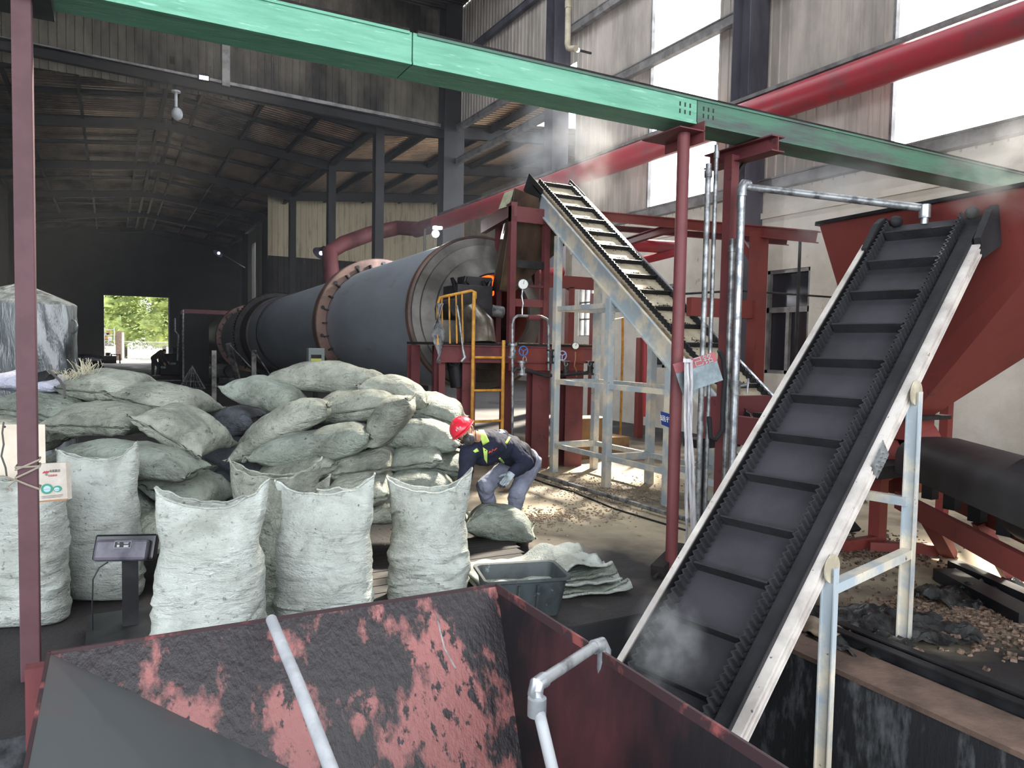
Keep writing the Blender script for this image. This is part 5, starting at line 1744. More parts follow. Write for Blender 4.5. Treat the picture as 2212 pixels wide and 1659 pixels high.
# straw sticking out of the left heap
for (px, py, lab, sd0) in ((188, 800, 'tuft of frayed straw fibres above the top left sack', 3), (152, 812, 'smaller frayed straw tuft beside the lavender bag', 4)):
    random.seed(sd0)
    base = P(px, py + 8, d=7.0)
    mb = MB()
    for k in range(60):
        v = Vector((random.gauss(0, .5), random.gauss(0, .4), random.uniform(.5, 1.4))).normalized()
        l = random.uniform(.06, .17) * (1 if sd0 == 3 else .8)
        a = base + Vector((random.gauss(0, .04), random.gauss(0, .04), 0))
        mb.tube([a, a + v * l * .6, a + v * l + Vector((random.gauss(0, .02), 0, -.01))], .0022, 4)
    o = tag(mb.build('straw_tuft', mat('straw', 'c9c4ad', 'a39d86', sc=20, rough=.9)), lab, 'straw')
    o['kind'] = 'stuff'
tag(MB().tube([P(105, 800, d=6.9), P(130, 822, d=6.85), P(139, 838, d=6.8), P(140, 860, d=6.75)], .012, 6).build('tape', mat('dark_tape', ''), smooth=True), 'dark strap hanging over the edge of the lavender bag', 'strap')
tag(MB().prism([P(78, 805, d=6.9), P(100, 800, d=6.9), P(107, 808, d=6.9), P(95, 822, d=6.85), P(78, 826, d=6.85)], FH * .15).build('black_cloth', M_black), 'crumpled black cloth lying beside the maroon post on the sacks', 'cloth')

# ---- loose gravel, film and rails at the right
def gravel(name, label, n, fn, s0, s1, m, sd0=1):
    random.seed(sd0)
    mb = MB()
    for k in range(n):
        p = fn()
        s_ = random.uniform(s0, s1)
        mb.box(p + Z * s_ * .2, (s_ * random.uniform(.8, 1.6), s_, s_ * .6), Matrix.Rotation(random.random() * 6, 3, 'Z') @ Matrix.Rotation(random.random(), 3, 'X'))
    o = tag(mb.build(name, m), label, 'gravel')
    o['kind'] = 'stuff'
    return o


M_pale = mat('pale_crumbs', 'b3a48e', '6f6252', sc=40, rough=.7)
def ell(cx, cy, rx, ry, r0=0):
    def f():
        a = random.random() * 2 * pi
        r_ = abs(random.gauss(0, .5))
        return Vector((cx + rx * r_ * cos(a), cy + ry * r_ * sin(a), r0))
    return f


gravel('spilled_granules', 'pale granules scattered on the floor around the slim conveyor legs', 1500, ell(5.9, 8.3, 1.3, 1.5), .008, .02, M_pale, 5)
gravel('floor_crumbs', 'brown crumbs scattered across the floor beyond the worker', 1300, ell(4.2, 7.2, 1.9, .7), .008, .022, mat('brown_crumbs', 'a3917b', '6b5d4f', sc=40, rough=.7), 6)
c_ = P(1880, 1200, z=0); c2_ = P(2020, 1330, z=0)
gravel('wet_gravel', 'wet glinting gravel spilled round the red stand foot', 1600, ell(c_.x + .2, c_.y + .1, .8, .6), .01, .03, mat('wet_gravel', '7a6a5c', '2a2422', sc=30, rough=.25), 7)
gravel('dirt_heap', 'heap of brown crumbled dirt on the floor at the lower right', 2200, ell(c2_.x + .25, c2_.y - .1, .95, .7), .012, .04, mat('dirt_crumbs', '8c7666', '3a2f29', sc=30, rough=.6), 8)
# black film on the floor
q0 = P(1900, 1370, z=.0)
mb = MB()
mb.grid(lambda u, v: Vector((q0.x - .55 + 1.2 * u, q0.y - .35 + .8 * v + .1 * sin(u * 5), max(.008, .10 * math.exp(-((u - .5) ** 2 + (v - .5) ** 2) * 6) + .07 * noise.noise(Vector((u * 7, v * 6, 2))) + .03 * noise.noise(Vector((u * 20, v * 16, 5)))))), 50, 36)
o = tag(mb.build('plastic_film', mat('black_film', '1c1d1e', '3d3f3f', sc=5, rough=.22, bump=.6, bsc=20), smooth=True), 'crumpled shiny black film on the floor by the conveyor leg', 'plastic film')
q1 = P(2090, 1290, z=0)
mb = MB()
mb.grid(lambda u, v: Vector((q1.x - .5 + 1.1 * u, q1.y - .25 + .5 * v, max(.008, .08 * math.exp(-((v - .5) ** 2) * 9) + .08 * noise.noise(Vector((u * 6, v * 5, 9))) + .03 * noise.noise(Vector((u * 18, v * 12, 3)))))), 44, 24)
tag(mb.build('plastic_film', mat('black_film', ''), smooth=True), 'second crumpled black film farther right behind the dirt heap', 'plastic film')
q2 = P(1800, 1385, z=0)
mb = MB().grid(lambda u, v: Vector((q2.x - .12 + .55 * u, q2.y - .05 + .3 * v, max(.025, .05 + .03 * sin(u * 6) + .03 * noise.noise(Vector((u * 5, v * 5, 1)))))), 20, 12)
o = tag(mb.build('board_scrap', mat('tan_scrap', '8f7f6e', '6b5c4d', sc=4, rough=.8), smooth=True), 'bent tan sheet scrap by the end of the black rails', 'scrap')
s_ = o.modifiers.new('thick', 'SOLIDIFY'); s_.thickness = .012
for xx, lab in ((4.30, 'black floor rail nearer the pit'), (4.42, 'black floor rail farther from the pit')):
    tag(MB().ibeam((xx, -.5, .045), (xx, 3.35, .045), .07, .09, .012).build('floor_rail', M_black), lab, 'rail', 'floor rails beside the pit')
q3 = P(1435, 1240, z=0)
tag(MB().bar(q3 + Vector((-.12, -.05, .05)), q3 + Vector((.4, .25, .12)), .12, .1).tube([q3 + Vector((-.2, -.1, .02)), q3 + Vector((.1, .05, .1)), q3 + Vector((.5, .3, .04))], .012, 6).build('scrap_pile', M_soot), 'sooty scrap lump on the floor below the big conveyor', 'scrap')

# ---- far end of the kiln hall
def at(px, py, yy): return P(px, py, y=yy)


t = thing('dark_bag_pile', 'distant pile of dark glossy bags against the far left', 'bags', P(190, 795, d=32))
random.seed(5)
mbag = mat('dark_bag', '303038', '1d1d22', sc=3, rough=.25)
for k in range(9):
    c = P(178 + (k % 3) * 11, 790 - (k // 3) * 19, d=32 + (k % 2))
    c.z = .24 + .4 * (k // 3)
    mb, _s = sack_mesh(.95, .65, .45, k + 400)
    mb.v = [c + v for v in mb.v]
    mb.build('dark_bag', mbag, t, smooth=True)
t = thing('granulator', 'dark machine the far stooping man is working at', 'machine', (0, 0, 0))
q = P(385, 805, d=42); q.z = 0
t.location = q
MB().box(q + Z * .6, (2.0, 1.2, 1.2)).build('machine_body', M_steel, t, bevel=.05)
MB().cyl(q + Vector((-.3, 0, 1.25)), q + Vector((.6, 0, 1.25)), .28, 16).build('machine_drum', M_sooty, t, smooth=True)
for k in range(4): MB().box(q + Vector((-.8 + .5 * k, -.62, .45 + .2 * (k % 2))), (.25, .04, .12)).build('panel_plate', M_galvd, t)
q = P(420, 760, d=36); q.z = 0
t = thing('dust_collector', 'dark upright dust collector left of the far kiln end', 'machine', q)
MB().box(q + Z * 1.6, (1.2, 1.0, 3.2)).build('cabinet', M_steel, t)
MB().cyl(q + Vector((-.55, -.6, 0)), q + Vector((-.55, -.6, 3.4)), .05, 8).tube([q + Vector((-.8, -.6, 1.0)), q + Vector((-.75, -.6, 2.2)), q + Vector((-.9, -.6, 2.4)), q + Vector((-.9, -.6, 3.0))], .04, 8).build('feed_pipe', M_galvd, t, smooth=True)
q = P(415, 825, d=30)
t = thing('wire_basket', 'upturned conical wire basket on the floor by the dust collector', 'basket', (q.x, q.y, 0))
mb = MB()
n = 14
apex = Vector((q.x, q.y, .95))
for k in range(n):
    a = 2 * pi * k / n
    mb.cyl(apex, (q.x + .5 * cos(a), q.y + .5 * sin(a), .02), .009, 5)
for f in (.35, .7, 1.0):
    mb.tube([apex.lerp(Vector((q.x + .5 * cos(2 * pi * k / 20), q.y + .5 * sin(2 * pi * k / 20), .02)), f) for k in range(21)], .009, 5, caps=False)
mb.build('wire_cage', M_galvd, t)
a, b = P(395, 672, d=40), P(395, 800, d=40)
t = thing('red_pipe_frame', 'distant dull red portal frame left of the kiln', 'frame', (a.x, a.y, 0))
MB().bar((a.x, a.y, 0), a, .22, .22).bar(a, a + Vector((4.6, .5, 0)), .22, .22).bar(Vector((a.x, a.y, 1.6)), Vector((a.x + 1.3, a.y, 1.6)), .5, .6).build('frame_bars', M_red, t)
tag(MB().cyl(P(322, 822, z=.02), P(428, 822, z=.02), .03, 6).build('floor_strip', M_galv), 'thin bright strip lying across the hall floor', 'strip')
q = P(238, 780, d=60)
tag(MB().box((q.x, q.y, .3), (.9, .5, .6)).build('crate_far', M_steel), 'small dark box silhouetted in the far doorway', 'box')
q = P(250, 781, d=60)
t = thing('stool', 'tiny dark stool silhouetted in the far doorway', 'stool', (q.x, q.y, 0))
MB().box((q.x, q.y, .72), (.7, .5, .08)).build('seat', M_steel, t)
for sx in (-.3, .3):
    for sy in (-.2, .2): MB().span((q.x + sx - .05, q.y + sy - .05, 0), (q.x + sx + .05, q.y + sy + .05, .7)).build('leg', M_steel, t)
# holes of light are left to the panels; outside yard beyond the far door
struct(MB().span((-20, FY + 1, -.02), (30, 110, .012)).build('floor_yard', mat('yard_ground', 'd9d2c4', 'c2baa9', sc=.4, rough=.9)))
M_leaf = mat('leaf', '97a35c', '66783f', sc=1.5, rough=.7)
M_bark = mat('bark', '4a4038', rough=.9)


def tree(x, y, h, rad, label, seed, n=4200):
    random.seed(seed)
    t = thing('tree', label, 'tree', (x, y, 0), 'trees in the yard')
    MB().tube([(x, y, 0), (x + .1, y, h * .5), (x, y, h * .8)], [.22, .16, .06], 8).build('trunk', M_bark, t, smooth=True)
    mb = MB()
    for k in range(n):
        lay = random.random()
        rr = rad * (1 - .55 * lay) * math.sqrt(random.random())
        a = random.random() * 2 * pi
        z = h * .22 + lay * h * .78 - rr * .22
        p = Vector((x + rr * cos(a), y + rr * sin(a), z))
        s_ = random.uniform(.22, .5)
        v1 = Vector((cos(a) + random.gauss(0, .4), sin(a) + random.gauss(0, .4), random.gauss(-.25, .25))).normalized() * s_
        v2 = v1.cross(Vector((random.gauss(0, .3), random.gauss(0, .3), 1))).normalized() * s_ * .28
        mb.add([p, p + v1 * .5 + v2, p + v1, p + v1 * .5 - v2], [(0, 1, 2, 3)])
    for k in range(26):
        lay = random.random()
        rr = rad * (1 - .6 * lay) * .6 * random.random()
        a = random.random() * 2 * pi
        cc = Vector((x + rr * cos(a), y + rr * sin(a), h * .25 + lay * h * .6))
        s_ = rad * .34
        b_ = len(mb.v)
        mb.sphere(cc, (s_, s_, s_ * .7), 12, 8)
        for i in range(b_, len(mb.v)): mb.v[i] += (mb.v[i] - cc) * .6 * noise.noise(mb.v[i] * 1.6)
    o = mb.build('foliage', M_leaf, t, fixn=False)


tree(4.6, 82, 7.6, 3.4, 'drooping green tree at the right of the far doorway', 1)
tree(1.2, 86, 8.4, 3.6, 'taller pale tree behind the middle of the far doorway', 2)
tree(-1.9, 90, 7.0, 3.2, 'sunlit yellow green tree at the left of the far doorway', 3)
tree(7.5, 88, 9.0, 4.0, 'dark tree just showing past the right jamb of the far door', 4)
t = thing('mesh_fence', 'white chain link fence panel in the yard beyond the door', 'fence', (2.2, 76, 0))
mb = MB()
for k in range(26):
    x0 = .9 + .17 * k
    mb.bar((x0, 76, .1), (x0 + 1.6 if x0 + 1.6 < 5.6 else 5.6, 76, min(1.75, .1 + (5.6 - x0))), .02, .02)
    mb.bar((x0, 76, 1.75), (min(5.6, x0 + 1.6), 76, max(.1, 1.75 - (5.6 - x0))), .02, .02)
mb.build('chain_link', M_white, t)
MB().span((.8, 75.9, 0), (1.0, 76.1, 2.6)).span((5.5, 75.9, 0), (5.6, 76.1, 1.8)).span((.9, 75.95, 1.72), (5.6, 76.05, 1.8)).span((.9, 75.95, .05), (5.6, 76.05, .12)).build('fence_frame', M_white, t)
t = thing('stacked_shelf', 'cluttered white rack at the left of the far doorway', 'rack', (-.6, 77, 0))
mb = MB()
for k in range(6): mb.span((-1.4, 76.6, .3 + .5 * k), (.2, 77.4, .34 + .5 * k))
for xx in (-1.4, -.6, .2): mb.span((xx - .04, 76.6, 0), (xx + .04, 76.7, 3.0))
mb.build('rack_frame', M_white, t)
random.seed(3)
for k in range(14):
    x0 = random.uniform(-1.3, -.1)
    zz = .34 + .5 * random.randrange(5)
    MB().span((x0, 76.7, zz), (x0 + random.uniform(.2, .5), 77.2, zz + random.uniform(.15, .4))).build('carton', random.choice([M_white, M_tan, M_galvd]), t)
tag(MB().span((.3, 77, 0), (.85, 78, 2.7)).build('brick_pier', mat('brick_dark', '7c6a62', '5a4c46', sc=8, rough=.9)), 'brown pier beside the white rack in the yard', 'pier')
# ================================================================ people
def capsule(mb, a, b, ra, rb, n=14):
    """tapered limb with round ends, drawn as a chain of rings"""
    a, b = Vector(a), Vector(b)
    ax = (b - a)
    L = ax.length
    ax = ax.normalized() if L > 1e-6 else Vector((0, 0, 1))
    prof = []
    for k in range(5): 
        th = pi / 2 * (1 - k / 4)
        prof.append((-ra * sin(th), max(.0005, ra * cos(th))))
    for k in range(5):
        th = pi / 2 * (k / 4)
        prof.append((L + rb * sin(th), max(.0005, rb * cos(th))))
    m = len(mb.v)
    mb.lathe(a, ax, prof, n)
    mb.f.append(tuple(m + k for k in reversed(range(n))))
    e = m + (len(prof) - 1) * n
    mb.f.append(tuple(e + k for k in range(n)))
    return mb


def fuse(mb, name, m, parent, voxel=.014, smooth=4, origin=None):
    o = mb.build(name, m, parent, smooth=True, origin=origin)
    r = o.modifiers.new('fuse', 'REMESH')
    r.mode = 'VOXEL'
    r.voxel_size = voxel
    r.use_smooth_shade = True
    s_ = o.modifiers.new('soften', 'SMOOTH')
    s_.factor = .5
    s_.iterations = smooth
    return o


def sph(mb, c, r, rot=None, n=18, m=12): return mb.sphere(c, r, n, m, rot)


M_skin = mat('skin', 'c89a7e', 'b5836a', sc=12, rough=.55)
M_navy = mat('navy_cloth', '1d2238', '141828', sc=6, rough=.85, bump=.7, bsc=9, stretch=(1, 1, 1))
M_navyl = mat('navy_yoke', '3d4468', '333a5a', sc=6, rough=.8)
M_trous = mat('grey_trousers', '8b90a3', '6c7083', sc=4, rough=.8, bump=.9, bsc=9)
M_lime = mat('lime_trim', 'b9d66a', rough=.7)
M_helm = mat('helmet_red', 'c4283a', rough=.22, spec=.6)
M_mask = mat('dark_mask', '4a484a', '302e30', sc=12, rough=.45, bump=.4, bsc=25)
M_glove = mat('grey_glove', 'a7b2ba', '7c868e', sc=20, rough=.8, bump=.3, bsc=60)
M_gloveb = mat('glove_tips', '2c2f33', rough=.7)
M_hair = mat('black_hair', '18161a', rough=.7)

D = 7.75
pel = P(1134, 996, d=7.95)
che = P(1046, 962, d=7.2)
mid_ = P(1095, 968, d=7.6)
nek = P(1033, 945, d=7.05)
hed = P(1005, 934, d=6.9)
shA = P(1014, 975, d=7.02)      # shoulder of the reaching arm
elA = P(1003, 1030, d=6.9)
wrA = P(991, 1078, d=6.72)
shB = P(1082, 947, d=7.45)      # other shoulder
elB = P(1136, 1000, d=7.52)
wrB = P(1104, 1024, d=7.36)
hiA, hiB = P(1108, 1004, d=7.84), P(1146, 1000, d=8.0)
knA, knB = P(1047, 1050, d=7.55), P(1118, 1062, d=7.78)
anA, anB = P(1062, 1120, d=7.85), P(1108, 1135, d=7.95)
anA.z = anB.z = .09
person = thing('person', 'person in red helmet, dark mask and navy jacket bending over the sacks', 'person', ((anA + anB) / 2).xy.to_3d())
tw = (che - pel).normalized()
# head frame: crown points left and slightly up, face towards viewer and down
crown = (-RH * .66 + Z * .74 - FH * .10).normalized()
face = (-FH * .96 - Z * .10 + RH * .02)
face = (face - crown * face.dot(crown)).normalized()
ear = crown.cross(face).normalized()      # to the head's side
HR = Matrix((ear, face, crown)).transposed()


def hp_(x, y, z): return hed + (ear * x + face * y + crown * z) * 1.08


body = MB()
capsule(body, pel, mid_, .135, .12); capsule(body, mid_, che, .12, .14)
capsule(body, shA, shB, .07, .07); capsule(body, che, nek, .06, .055)
capsule(body, nek, hed + (nek - hed) * .2, .055, .055)
sph(body, hed, (.074, .092, .112), HR)
sph(body, hp_(0, .045, -.055), (.052, .055, .055), HR)
capsule(body, hp_(0, .09, -.005), hp_(0, .108, -.03), .010, .015, 10)
sph(body, hp_(0, .085, .022), (.055, .016, .012), HR)
for s_ in (-1, 1):
    sph(body, hp_(s_ * .076, -.005, -.01), (.012, .02, .032), HR)
capsule(body, shA, elA, .052, .040); capsule(body, elA, wrA, .038, .028)
capsule(body, shB, elB, .052, .040); capsule(body, elB, wrB, .038, .028)
capsule(body, hiA, knA, .082, .058); capsule(body, knA, anA, .055, .038)
capsule(body, hiB, knB, .082, .058); capsule(body, knB, anB, .055, .038)
for an in (anA, anB):
    fdir = Vector((-.75, -.55, 0)).normalized()
    capsule(body, an - Z * .045, an + fdir * .13 - Z * .05, .036, .032)


def hand(mb, wr, dirv, palm_n, sc=1.0, curl=.35, thumb_side=1):
    dirv = dirv.normalized()
    side = dirv.cross(palm_n).normalized()
    nn_ = side.cross(dirv).normalized()
    for k in range(4):
        a = wr + side * (k - 1.5) * .018 * sc
        b = wr + dirv * .088 * sc + side * (k - 1.5) * .021 * sc
        capsule(mb, a, b, .014 * sc, .012 * sc, 10)
    tips = []
    for k, l in enumerate((.060, .070, .065, .050)):
        b = wr + dirv * .090 * sc + side * (k - 1.5) * .022 * sc
        d1 = (dirv + nn_ * curl * .6 + side * (k - 1.5) * .06).normalized()
        c = b + d1 * l * .5 * sc
        d2 = (dirv + nn_ * curl * 1.6).normalized()
        e = c + d2 * l * .32 * sc
        d3 = (dirv + nn_ * curl * 2.6).normalized()
        f = e + d3 * l * .28 * sc
        capsule(mb, b, c, .0098 * sc, .009 * sc, 10); capsule(mb, c, e, .009 * sc, .0085 * sc, 10); capsule(mb, e, f, .0085 * sc, .0078 * sc, 10)
        tips.append((e, f))
    b = wr + dirv * .02 * sc - side * thumb_side * -.034 * sc
    c = b + (dirv * .7 + side * thumb_side * .8 + nn_ * .3).normalized() * .040 * sc
    e = c + (dirv * 1.0 + side * thumb_side * .25 + nn_ * .4).normalized() * .032 * sc
    capsule(mb, b, c, .013 * sc, .011 * sc, 10); capsule(mb, c, e, .0105 * sc, .009 * sc, 10)
    return tips


hand(body, wrA, (wrA - elA), -FH, .78)
hand(body, wrB, (P(1088, 1046, d=7.3) - wrB), -FH * .6 - RH * .5, .6, .3)
fuse(body, 'body', M_skin, person, .011, 3)
# gloves
g = MB(); tips = hand(g, wrA, (wrA - elA), -FH, 1.12, .35)
capsule(g, wrA - (wrA - elA).normalized() * .03, wrA + (wrA - elA).normalized() * .03, .036, .038)
fuse(g, 'glove', M_glove, person, .0055, 2)
g = MB(); dB = (P(1087, 1047, d=7.3) - wrB)
pn = (-FH * .6 - RH * .5)
tips = hand(g, wrB, dB, pn, 1.15, .3)
capsule(g, wrB - dB.normalized() * .04, wrB + dB.normalized() * .02, .038, .040)
gl = fuse(g, 'glove', M_glove, person, .0055, 2)
g2 = MB()
for e, f in tips: capsule(g2, e, f, .0112, .0100, 10)
fuse(g2, 'glove_tips', M_gloveb, gl, .005, 1)
# jacket
j = MB()
capsule(j, pel + tw * .04, mid_, .150, .150, 20); capsule(j, mid_, che, .150, .160, 20)
sph(j, che.lerp(mid_, .2), (.17, .17, .16)); sph(j, pel.lerp(mid_, .45) + Z * .01, (.16, .155, .15))
capsule(j, shA, shB, .095, .095, 16); capsule(j, shA.lerp(shB, .5), nek - tw * .04, .11, .075, 16)
capsule(j, shA, elA, .088, .072); capsule(j, elA, wrA - (wrA - elA) * .08, .070, .058)
capsule(j, shB, elB, .092, .078); capsule(j, elB, wrB - (wrB - elB) * .12, .076, .058)
sph(j, che - Z * .09 + FH * .03, (.15, .13, .12))
random.seed(11)
jo = fuse(j, 'jacket', M_navy, person, .012, 3)
tx = bpy.data.textures.new('folds', 'CLOUDS'); tx.noise_scale = .11
dm = jo.modifiers.new('folds', 'DISPLACE'); dm.texture = tx; dm.strength = .035; dm.mid_level = .5; dm.texture_coords = 'GLOBAL'
# trousers
tr_ = MB()
capsule(tr_, hiA, hiB, .125, .125, 18); sph(tr_, pel, (.155, .15, .15))
capsule(tr_, hiA, knA, .115, .088, 18); capsule(tr_, knA, anA + Z * .03, .086, .068, 18)
capsule(tr_, hiB, knB, .118, .090, 18); capsule(tr_, knB, anB + Z * .03, .088, .070, 18)
to = fuse(tr_, 'trousers', M_trous, person, .012, 3)
dm = to.modifiers.new('folds', 'DISPLACE'); dm.texture = tx; dm.strength = .045; dm.mid_level = .5; dm.texture_coords = 'GLOBAL'
for an in (anA, anB):
    sh = MB()
    fdir = Vector((-.75, -.55, 0)).normalized()
    b0 = Vector((an.x, an.y, .045))
    capsule(sh, b0 - fdir * .05, b0 + fdir * .14, .045, .042)
    fuse(sh, 'shoe', M_black, person, .01, 2)


# pieces that lie on the cloth: found by dropping them on the jacket's surface
from mathutils.bvhtree import BVHTree
bpy.context.view_layer.update()
_dg = bpy.context.evaluated_depsgraph_get()
_ev = jo.evaluated_get(_dg)
_me = _ev.to_mesh()
_jw = parent_origin(jo)
_bvh = BVHTree.FromPolygons([v.co + _jw for v in _me.vertices], [tuple(p.vertices) for p in _me.polygons])
_ev.to_mesh_clear()


def onj(px, py, lift=.006):
    v = (P(px, py, d=1) - CAM).normalized()
    h = _bvh.ray_cast(CAM, v)
    if h[0] is None:
        n = _bvh.find_nearest(P(px, py, d=7.3))
        return n[0] + n[1] * lift
    return h[0] - v * lift


def patch(name, poly, m, n=7, lift=.006, th=.004):
    """poly: four pixel corners, laid over the cloth as a fine sheet"""
    (ax, ay), (bx_, by), (cx_, cy), (dx, dy) = poly
    mb = MB()

    def fn(u, v):
        x = (ax * (1 - u) + bx_ * u) * (1 - v) + (dx * (1 - u) + cx_ * u) * v
        y = (ay * (1 - u) + by * u) * (1 - v) + (dy * (1 - u) + cy * u) * v
        return onj(x, y, lift)
    mb.grid(fn, n, n)
    o = mb.build(name, m, jo, smooth=True)
    sm = o.modifiers.new('thick', 'SOLIDIFY'); sm.thickness = th; sm.offset = 0
    return o


patch('reflective_strip', [(1091, 957), (1099, 943), (1103, 945), (1095, 960)], M_lime)
patch('reflective_strip', [(1077, 991), (1080, 988), (1090, 999), (1087, 1002)], M_lime)
patch('collar', [(1030, 924), (1043, 925), (1057, 954), (1043, 962)], M_lime, 9, .012)
patch('collar', [(1043, 966), (1053, 973), (1052, 1002), (1046, 992)], M_lime, 7, .009)
patch('collar', [(1022, 974), (1030, 968), (1035, 975), (1026, 978)], M_lime, 5, .010)
patch('shoulder_patch', [(1068, 925), (1082, 925), (1092, 935), (1080, 936)], mat('grey_patch', '9fa3b0', rough=.7), 6, .006)
MB().sphere(onj(1049, 973, .014), .006, 8, 6).build('button', M_black, jo)
lg_ = MB()
lg_.tube([onj(x, y, .008) for x, y in ((1056, 979), (1058, 974), (1062, 977), (1064, 971), (1068, 973), (1073, 968))], .005, 6)
lg_.sphere(onj(1058, 976, .006), .010, 8, 6)
lg_.build('chest_logo', mat('logo_red', 'c2483a', rough=.6), jo)
# helmet
hm = MB()
NU_, NV_ = 14, 36


def hel(u, v):
    a = 2 * pi * v
    th = u * pi / 2 * 1.04
    r_ = sin(th)
    ridge = .006 * max(0, 1 - abs(cos(a)) * 3.2) * (sin(th) ** .5)
    return hp_(cos(a) * (.112) * r_, -.002 + sin(a) * .130 * r_, .040 + .112 * cos(th) + ridge)


hm.grid(hel, NU_, NV_, True)
ho = hm.build('helmet', M_helm, person, smooth=True)
ms = ho.modifiers.new('thick', 'SOLIDIFY'); ms.thickness = .006
br = MB()
br.grid(lambda u, v: hp_(cos(2 * pi * v) * (.112 + .012 * u), -.002 + sin(2 * pi * v) * (.130 + .012 * u) + (.026 * u * max(0, sin(2 * pi * v)) ** 2), .038 - .006 * u - .006 * u * max(0, sin(2 * pi * v))), 4, 40, True)
bo = br.build('helmet_brim', M_helm, ho, smooth=True)
ms = bo.modifiers.new('thick', 'SOLIDIFY'); ms.thickness = .005
# helmet mark
lgm = MB()
for (x, z) in ((-.02, .10), (.0, .105), (.02, .10)):
    lgm.box(hp_(x, .132, z - .02), (.010, .004, .018), HR)
lgm.build('helmet_mark', M_white, ho)
# hair, eyes, brows, mask, straps
hr = MB()
sph(hr, hp_(0, -.02, .018), (.080, .088, .085), HR)
sph(hr, hp_(0, -.055, -.03), (.066, .045, .06), HR)
fuse(hr, 'hair', M_hair, person, .008, 2)
for s_ in (-1, 1):
    MB().sphere(hp_(s_ * .031, .083, .004), .0105, 12, 8).build('eye', mat('eye_white', 'e6e2dc', rough=.3), person, smooth=True)
    MB().sphere(hp_(s_ * .031, .0895, .003), .0062, 10, 7).build('iris', M_hair, person, smooth=True)
    MB().bar(hp_(s_ * .016, .094, .022), hp_(s_ * .048, .084, .024), .008, .005, up=face).build('eyebrow', M_hair, person)
    MB().bar(hp_(s_ * .018, .094, .011), hp_(s_ * .045, .088, .010), .012, .007, up=face).build('eyelid', M_skin, person)
mk = MB()
sph(mk, hp_(0, .085, -.052), (.058, .052, .056), HR)
sph(mk, hp_(0, .120, -.050), (.032, .022, .034), HR)
mo = fuse(mk, 'mask', M_mask, person, .006, 2)
st = MB()
for s_ in (-1, 1):
    st.tube([hp_(s_ * .05, .075, -.03), hp_(s_ * .077, .03, .0), hp_(s_ * .082, -.03, .01), hp_(0, -.10, .01)], .003, 5)
    st.tube([hp_(s_ * .05, .07, -.07), hp_(s_ * .074, .02, -.05), hp_(s_ * .07, -.04, -.05)], .003, 5)
    st.tube([hp_(s_ * .10, .03, .03), hp_(s_ * .08, .03, -.04), hp_(s_ * .03, .05, -.11)], .0035, 5)
st.build('mask_strap', M_black, mo, smooth=True)
MB().cyl(hp_(.030, .128, -.055), hp_(.034, .140, -.056), .017, 14).build('mask_valve', M_black, mo, smooth=True)

# ---- the man stooping far down the hall
M_far = mat('olive_shirt', '4c4a3a', '3c3b30', sc=4, rough=.85)
DD = 40.0
fp = P(334, 810, d=DD); fp.z = 0
sc_ = 1.0
bx = lambda x, y, z: fp + RH * x + FH * y + Z * z
pf = thing('person', 'distant stooping man in a dull shirt silhouetted before the far doorway', 'person', fp)
hipf, chf, hdf = bx(-.05, 0, .95), bx(.38, -.05, 1.27), bx(.58, -.08, 1.36)
b = MB()
capsule(b, hipf, chf, .12, .13); sph(b, hdf, (.085, .09, .11)); capsule(b, chf, hdf, .06, .05)
shf = bx(.40, -.2, 1.22); shg = bx(.40, .12, 1.22)
capsule(b, shf, shg, .06, .06)
e1, w1 = bx(.50, -.25, .95), bx(.62, -.22, .72)
e2, w2 = bx(.52, .12, .98), bx(.68, .10, .78)
capsule(b, shf, e1, .045, .036); capsule(b, e1, w1, .034, .026); capsule(b, shg, e2, .045, .036); capsule(b, e2, w2, .034, .026)
k1, a1 = bx(-.02, -.12, .5), bx(-.04, -.12, .08)
k2, a2 = bx(.16, .12, .5), bx(.08, .14, .08)
capsule(b, hipf, k1, .085, .06); capsule(b, k1, a1, .055, .04); capsule(b, hipf, k2, .085, .06); capsule(b, k2, a2, .055, .04)
for a_ in (a1, a2): capsule(b, a_ - Z * .04, a_ + RH * .14 - Z * .045, .036, .03)
hand(b, w1, (w1 - e1), FH, 1.0); hand(b, w2, (w2 - e2), FH, 1.0)
fuse(b, 'body', M_skin, pf, .014, 2)
b = MB()
capsule(b, hipf + Z * .03, chf, .15, .165); capsule(b, shf, shg, .09, .09); capsule(b, shf, e1, .072, .06); capsule(b, shg, e2, .072, .06)
capsule(b, e1, e1.lerp(w1, .7), .058, .045); capsule(b, e2, e2.lerp(w2, .7), .058, .045)
fuse(b, 'shirt', M_far, pf, .015, 2)
b = MB()
capsule(b, hipf, k1, .125, .09); capsule(b, k1, a1 + Z * .04, .088, .07); capsule(b, hipf, k2, .125, .09); capsule(b, k2, a2 + Z * .04, .088, .07)
fuse(b, 'trousers', mat('dark_trousers', '33323a', rough=.85), pf, .015, 2)
b = MB()
sph(b, hdf + Z * .02 - RH * .01, (.09, .095, .10))
fuse(b, 'hair', M_hair, pf, .012, 1)
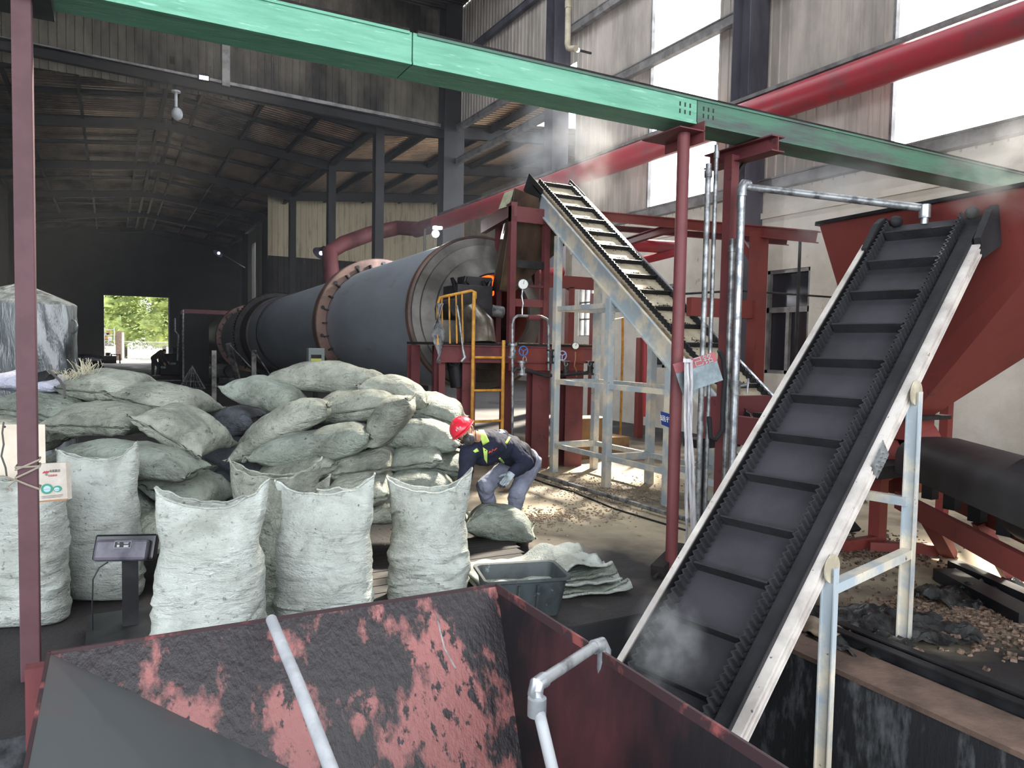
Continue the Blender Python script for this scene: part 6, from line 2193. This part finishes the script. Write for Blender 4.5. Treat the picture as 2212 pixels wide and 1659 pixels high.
# ================================================================ haze and steam
def vol(name, density, col=(.86, .88, .95), noise_sc=None, thr=(.45, .7), rad=True, aniso=.2):
    m = bpy.data.materials.new(name)
    m.use_nodes = True
    nd, lk = m.node_tree.nodes, m.node_tree.links
    nd.remove(nd['Principled BSDF'])
    out = nd['Material Output']
    v = nd.new('ShaderNodeVolumeScatter')
    v.inputs['Color'].default_value = (*col, 1)
    v.inputs['Density'].default_value = density
    v.inputs['Anisotropy'].default_value = aniso
    lk.new(v.outputs[0], out.inputs['Volume'])
    if noise_sc:
        tc = nd.new('ShaderNodeTexCoord')
        n = nd.new('ShaderNodeTexNoise'); n.inputs['Scale'].default_value = noise_sc; n.inputs['Detail'].default_value = 3
        lk.new(tc.outputs['Object'], n.inputs['Vector'])
        r = nd.new('ShaderNodeMapRange'); r.inputs['From Min'].default_value = thr[0]; r.inputs['From Max'].default_value = thr[1]
        lk.new(n.outputs[0], r.inputs['Value'])
        g = nd.new('ShaderNodeTexGradient'); g.gradient_type = 'SPHERICAL'
        mp = nd.new('ShaderNodeMapping')
        lk.new(tc.outputs['Generated'], mp.inputs[0])
        mp.inputs['Location'].default_value = (-1, -1, -1); mp.inputs['Scale'].default_value = (2, 2, 2)
        lk.new(mp.outputs[0], g.inputs[0])
        m1 = nd.new('ShaderNodeMath'); m1.operation = 'MULTIPLY'
        lk.new(r.outputs[0], m1.inputs[0]); lk.new(g.outputs[0], m1.inputs[1])
        m2 = nd.new('ShaderNodeMath'); m2.operation = 'MULTIPLY'; m2.inputs[1].default_value = density
        lk.new(m1.outputs[0], m2.inputs[0]); lk.new(m2.outputs[0], v.inputs['Density'])
    return m


hz = MB().span((HX0 + .3, 9.0, .3), (11.3, 68.5, 9.9)).build('haze', vol('hall_haze', .0017))
tag(hz, 'thin grey dust haze filling the hall around the kiln', 'haze')
hz['kind'] = 'stuff'
for px, py, d_, r_, dn, lab in ((1215, 330, 13.5, (1.1, 1.3, 1.3), 1.6, 'steam drifting up from the brown chute top'), (1790, 420, 7.6, (.7, .7, .8), 1.6, 'steam rising from the red funnel hopper'), (1440, 1400, 4.4, (.28, .25, .38), 4.0, 'steam wisp over the foot of the big conveyor'), (2170, 350, 5.6, (.5, .5, .5), 1.6, 'faint steam puff at the right end of the green tray')):
    q = P(px, py, d=d_)
    o = tag(MB().sphere(q, r_, 16, 10).build('steam', vol('steam_%d' % px, dn, (1, 1, 1), 1.6 / min(r_), (.42, .62), aniso=0)), lab, 'steam')
    o['kind'] = 'stuff'
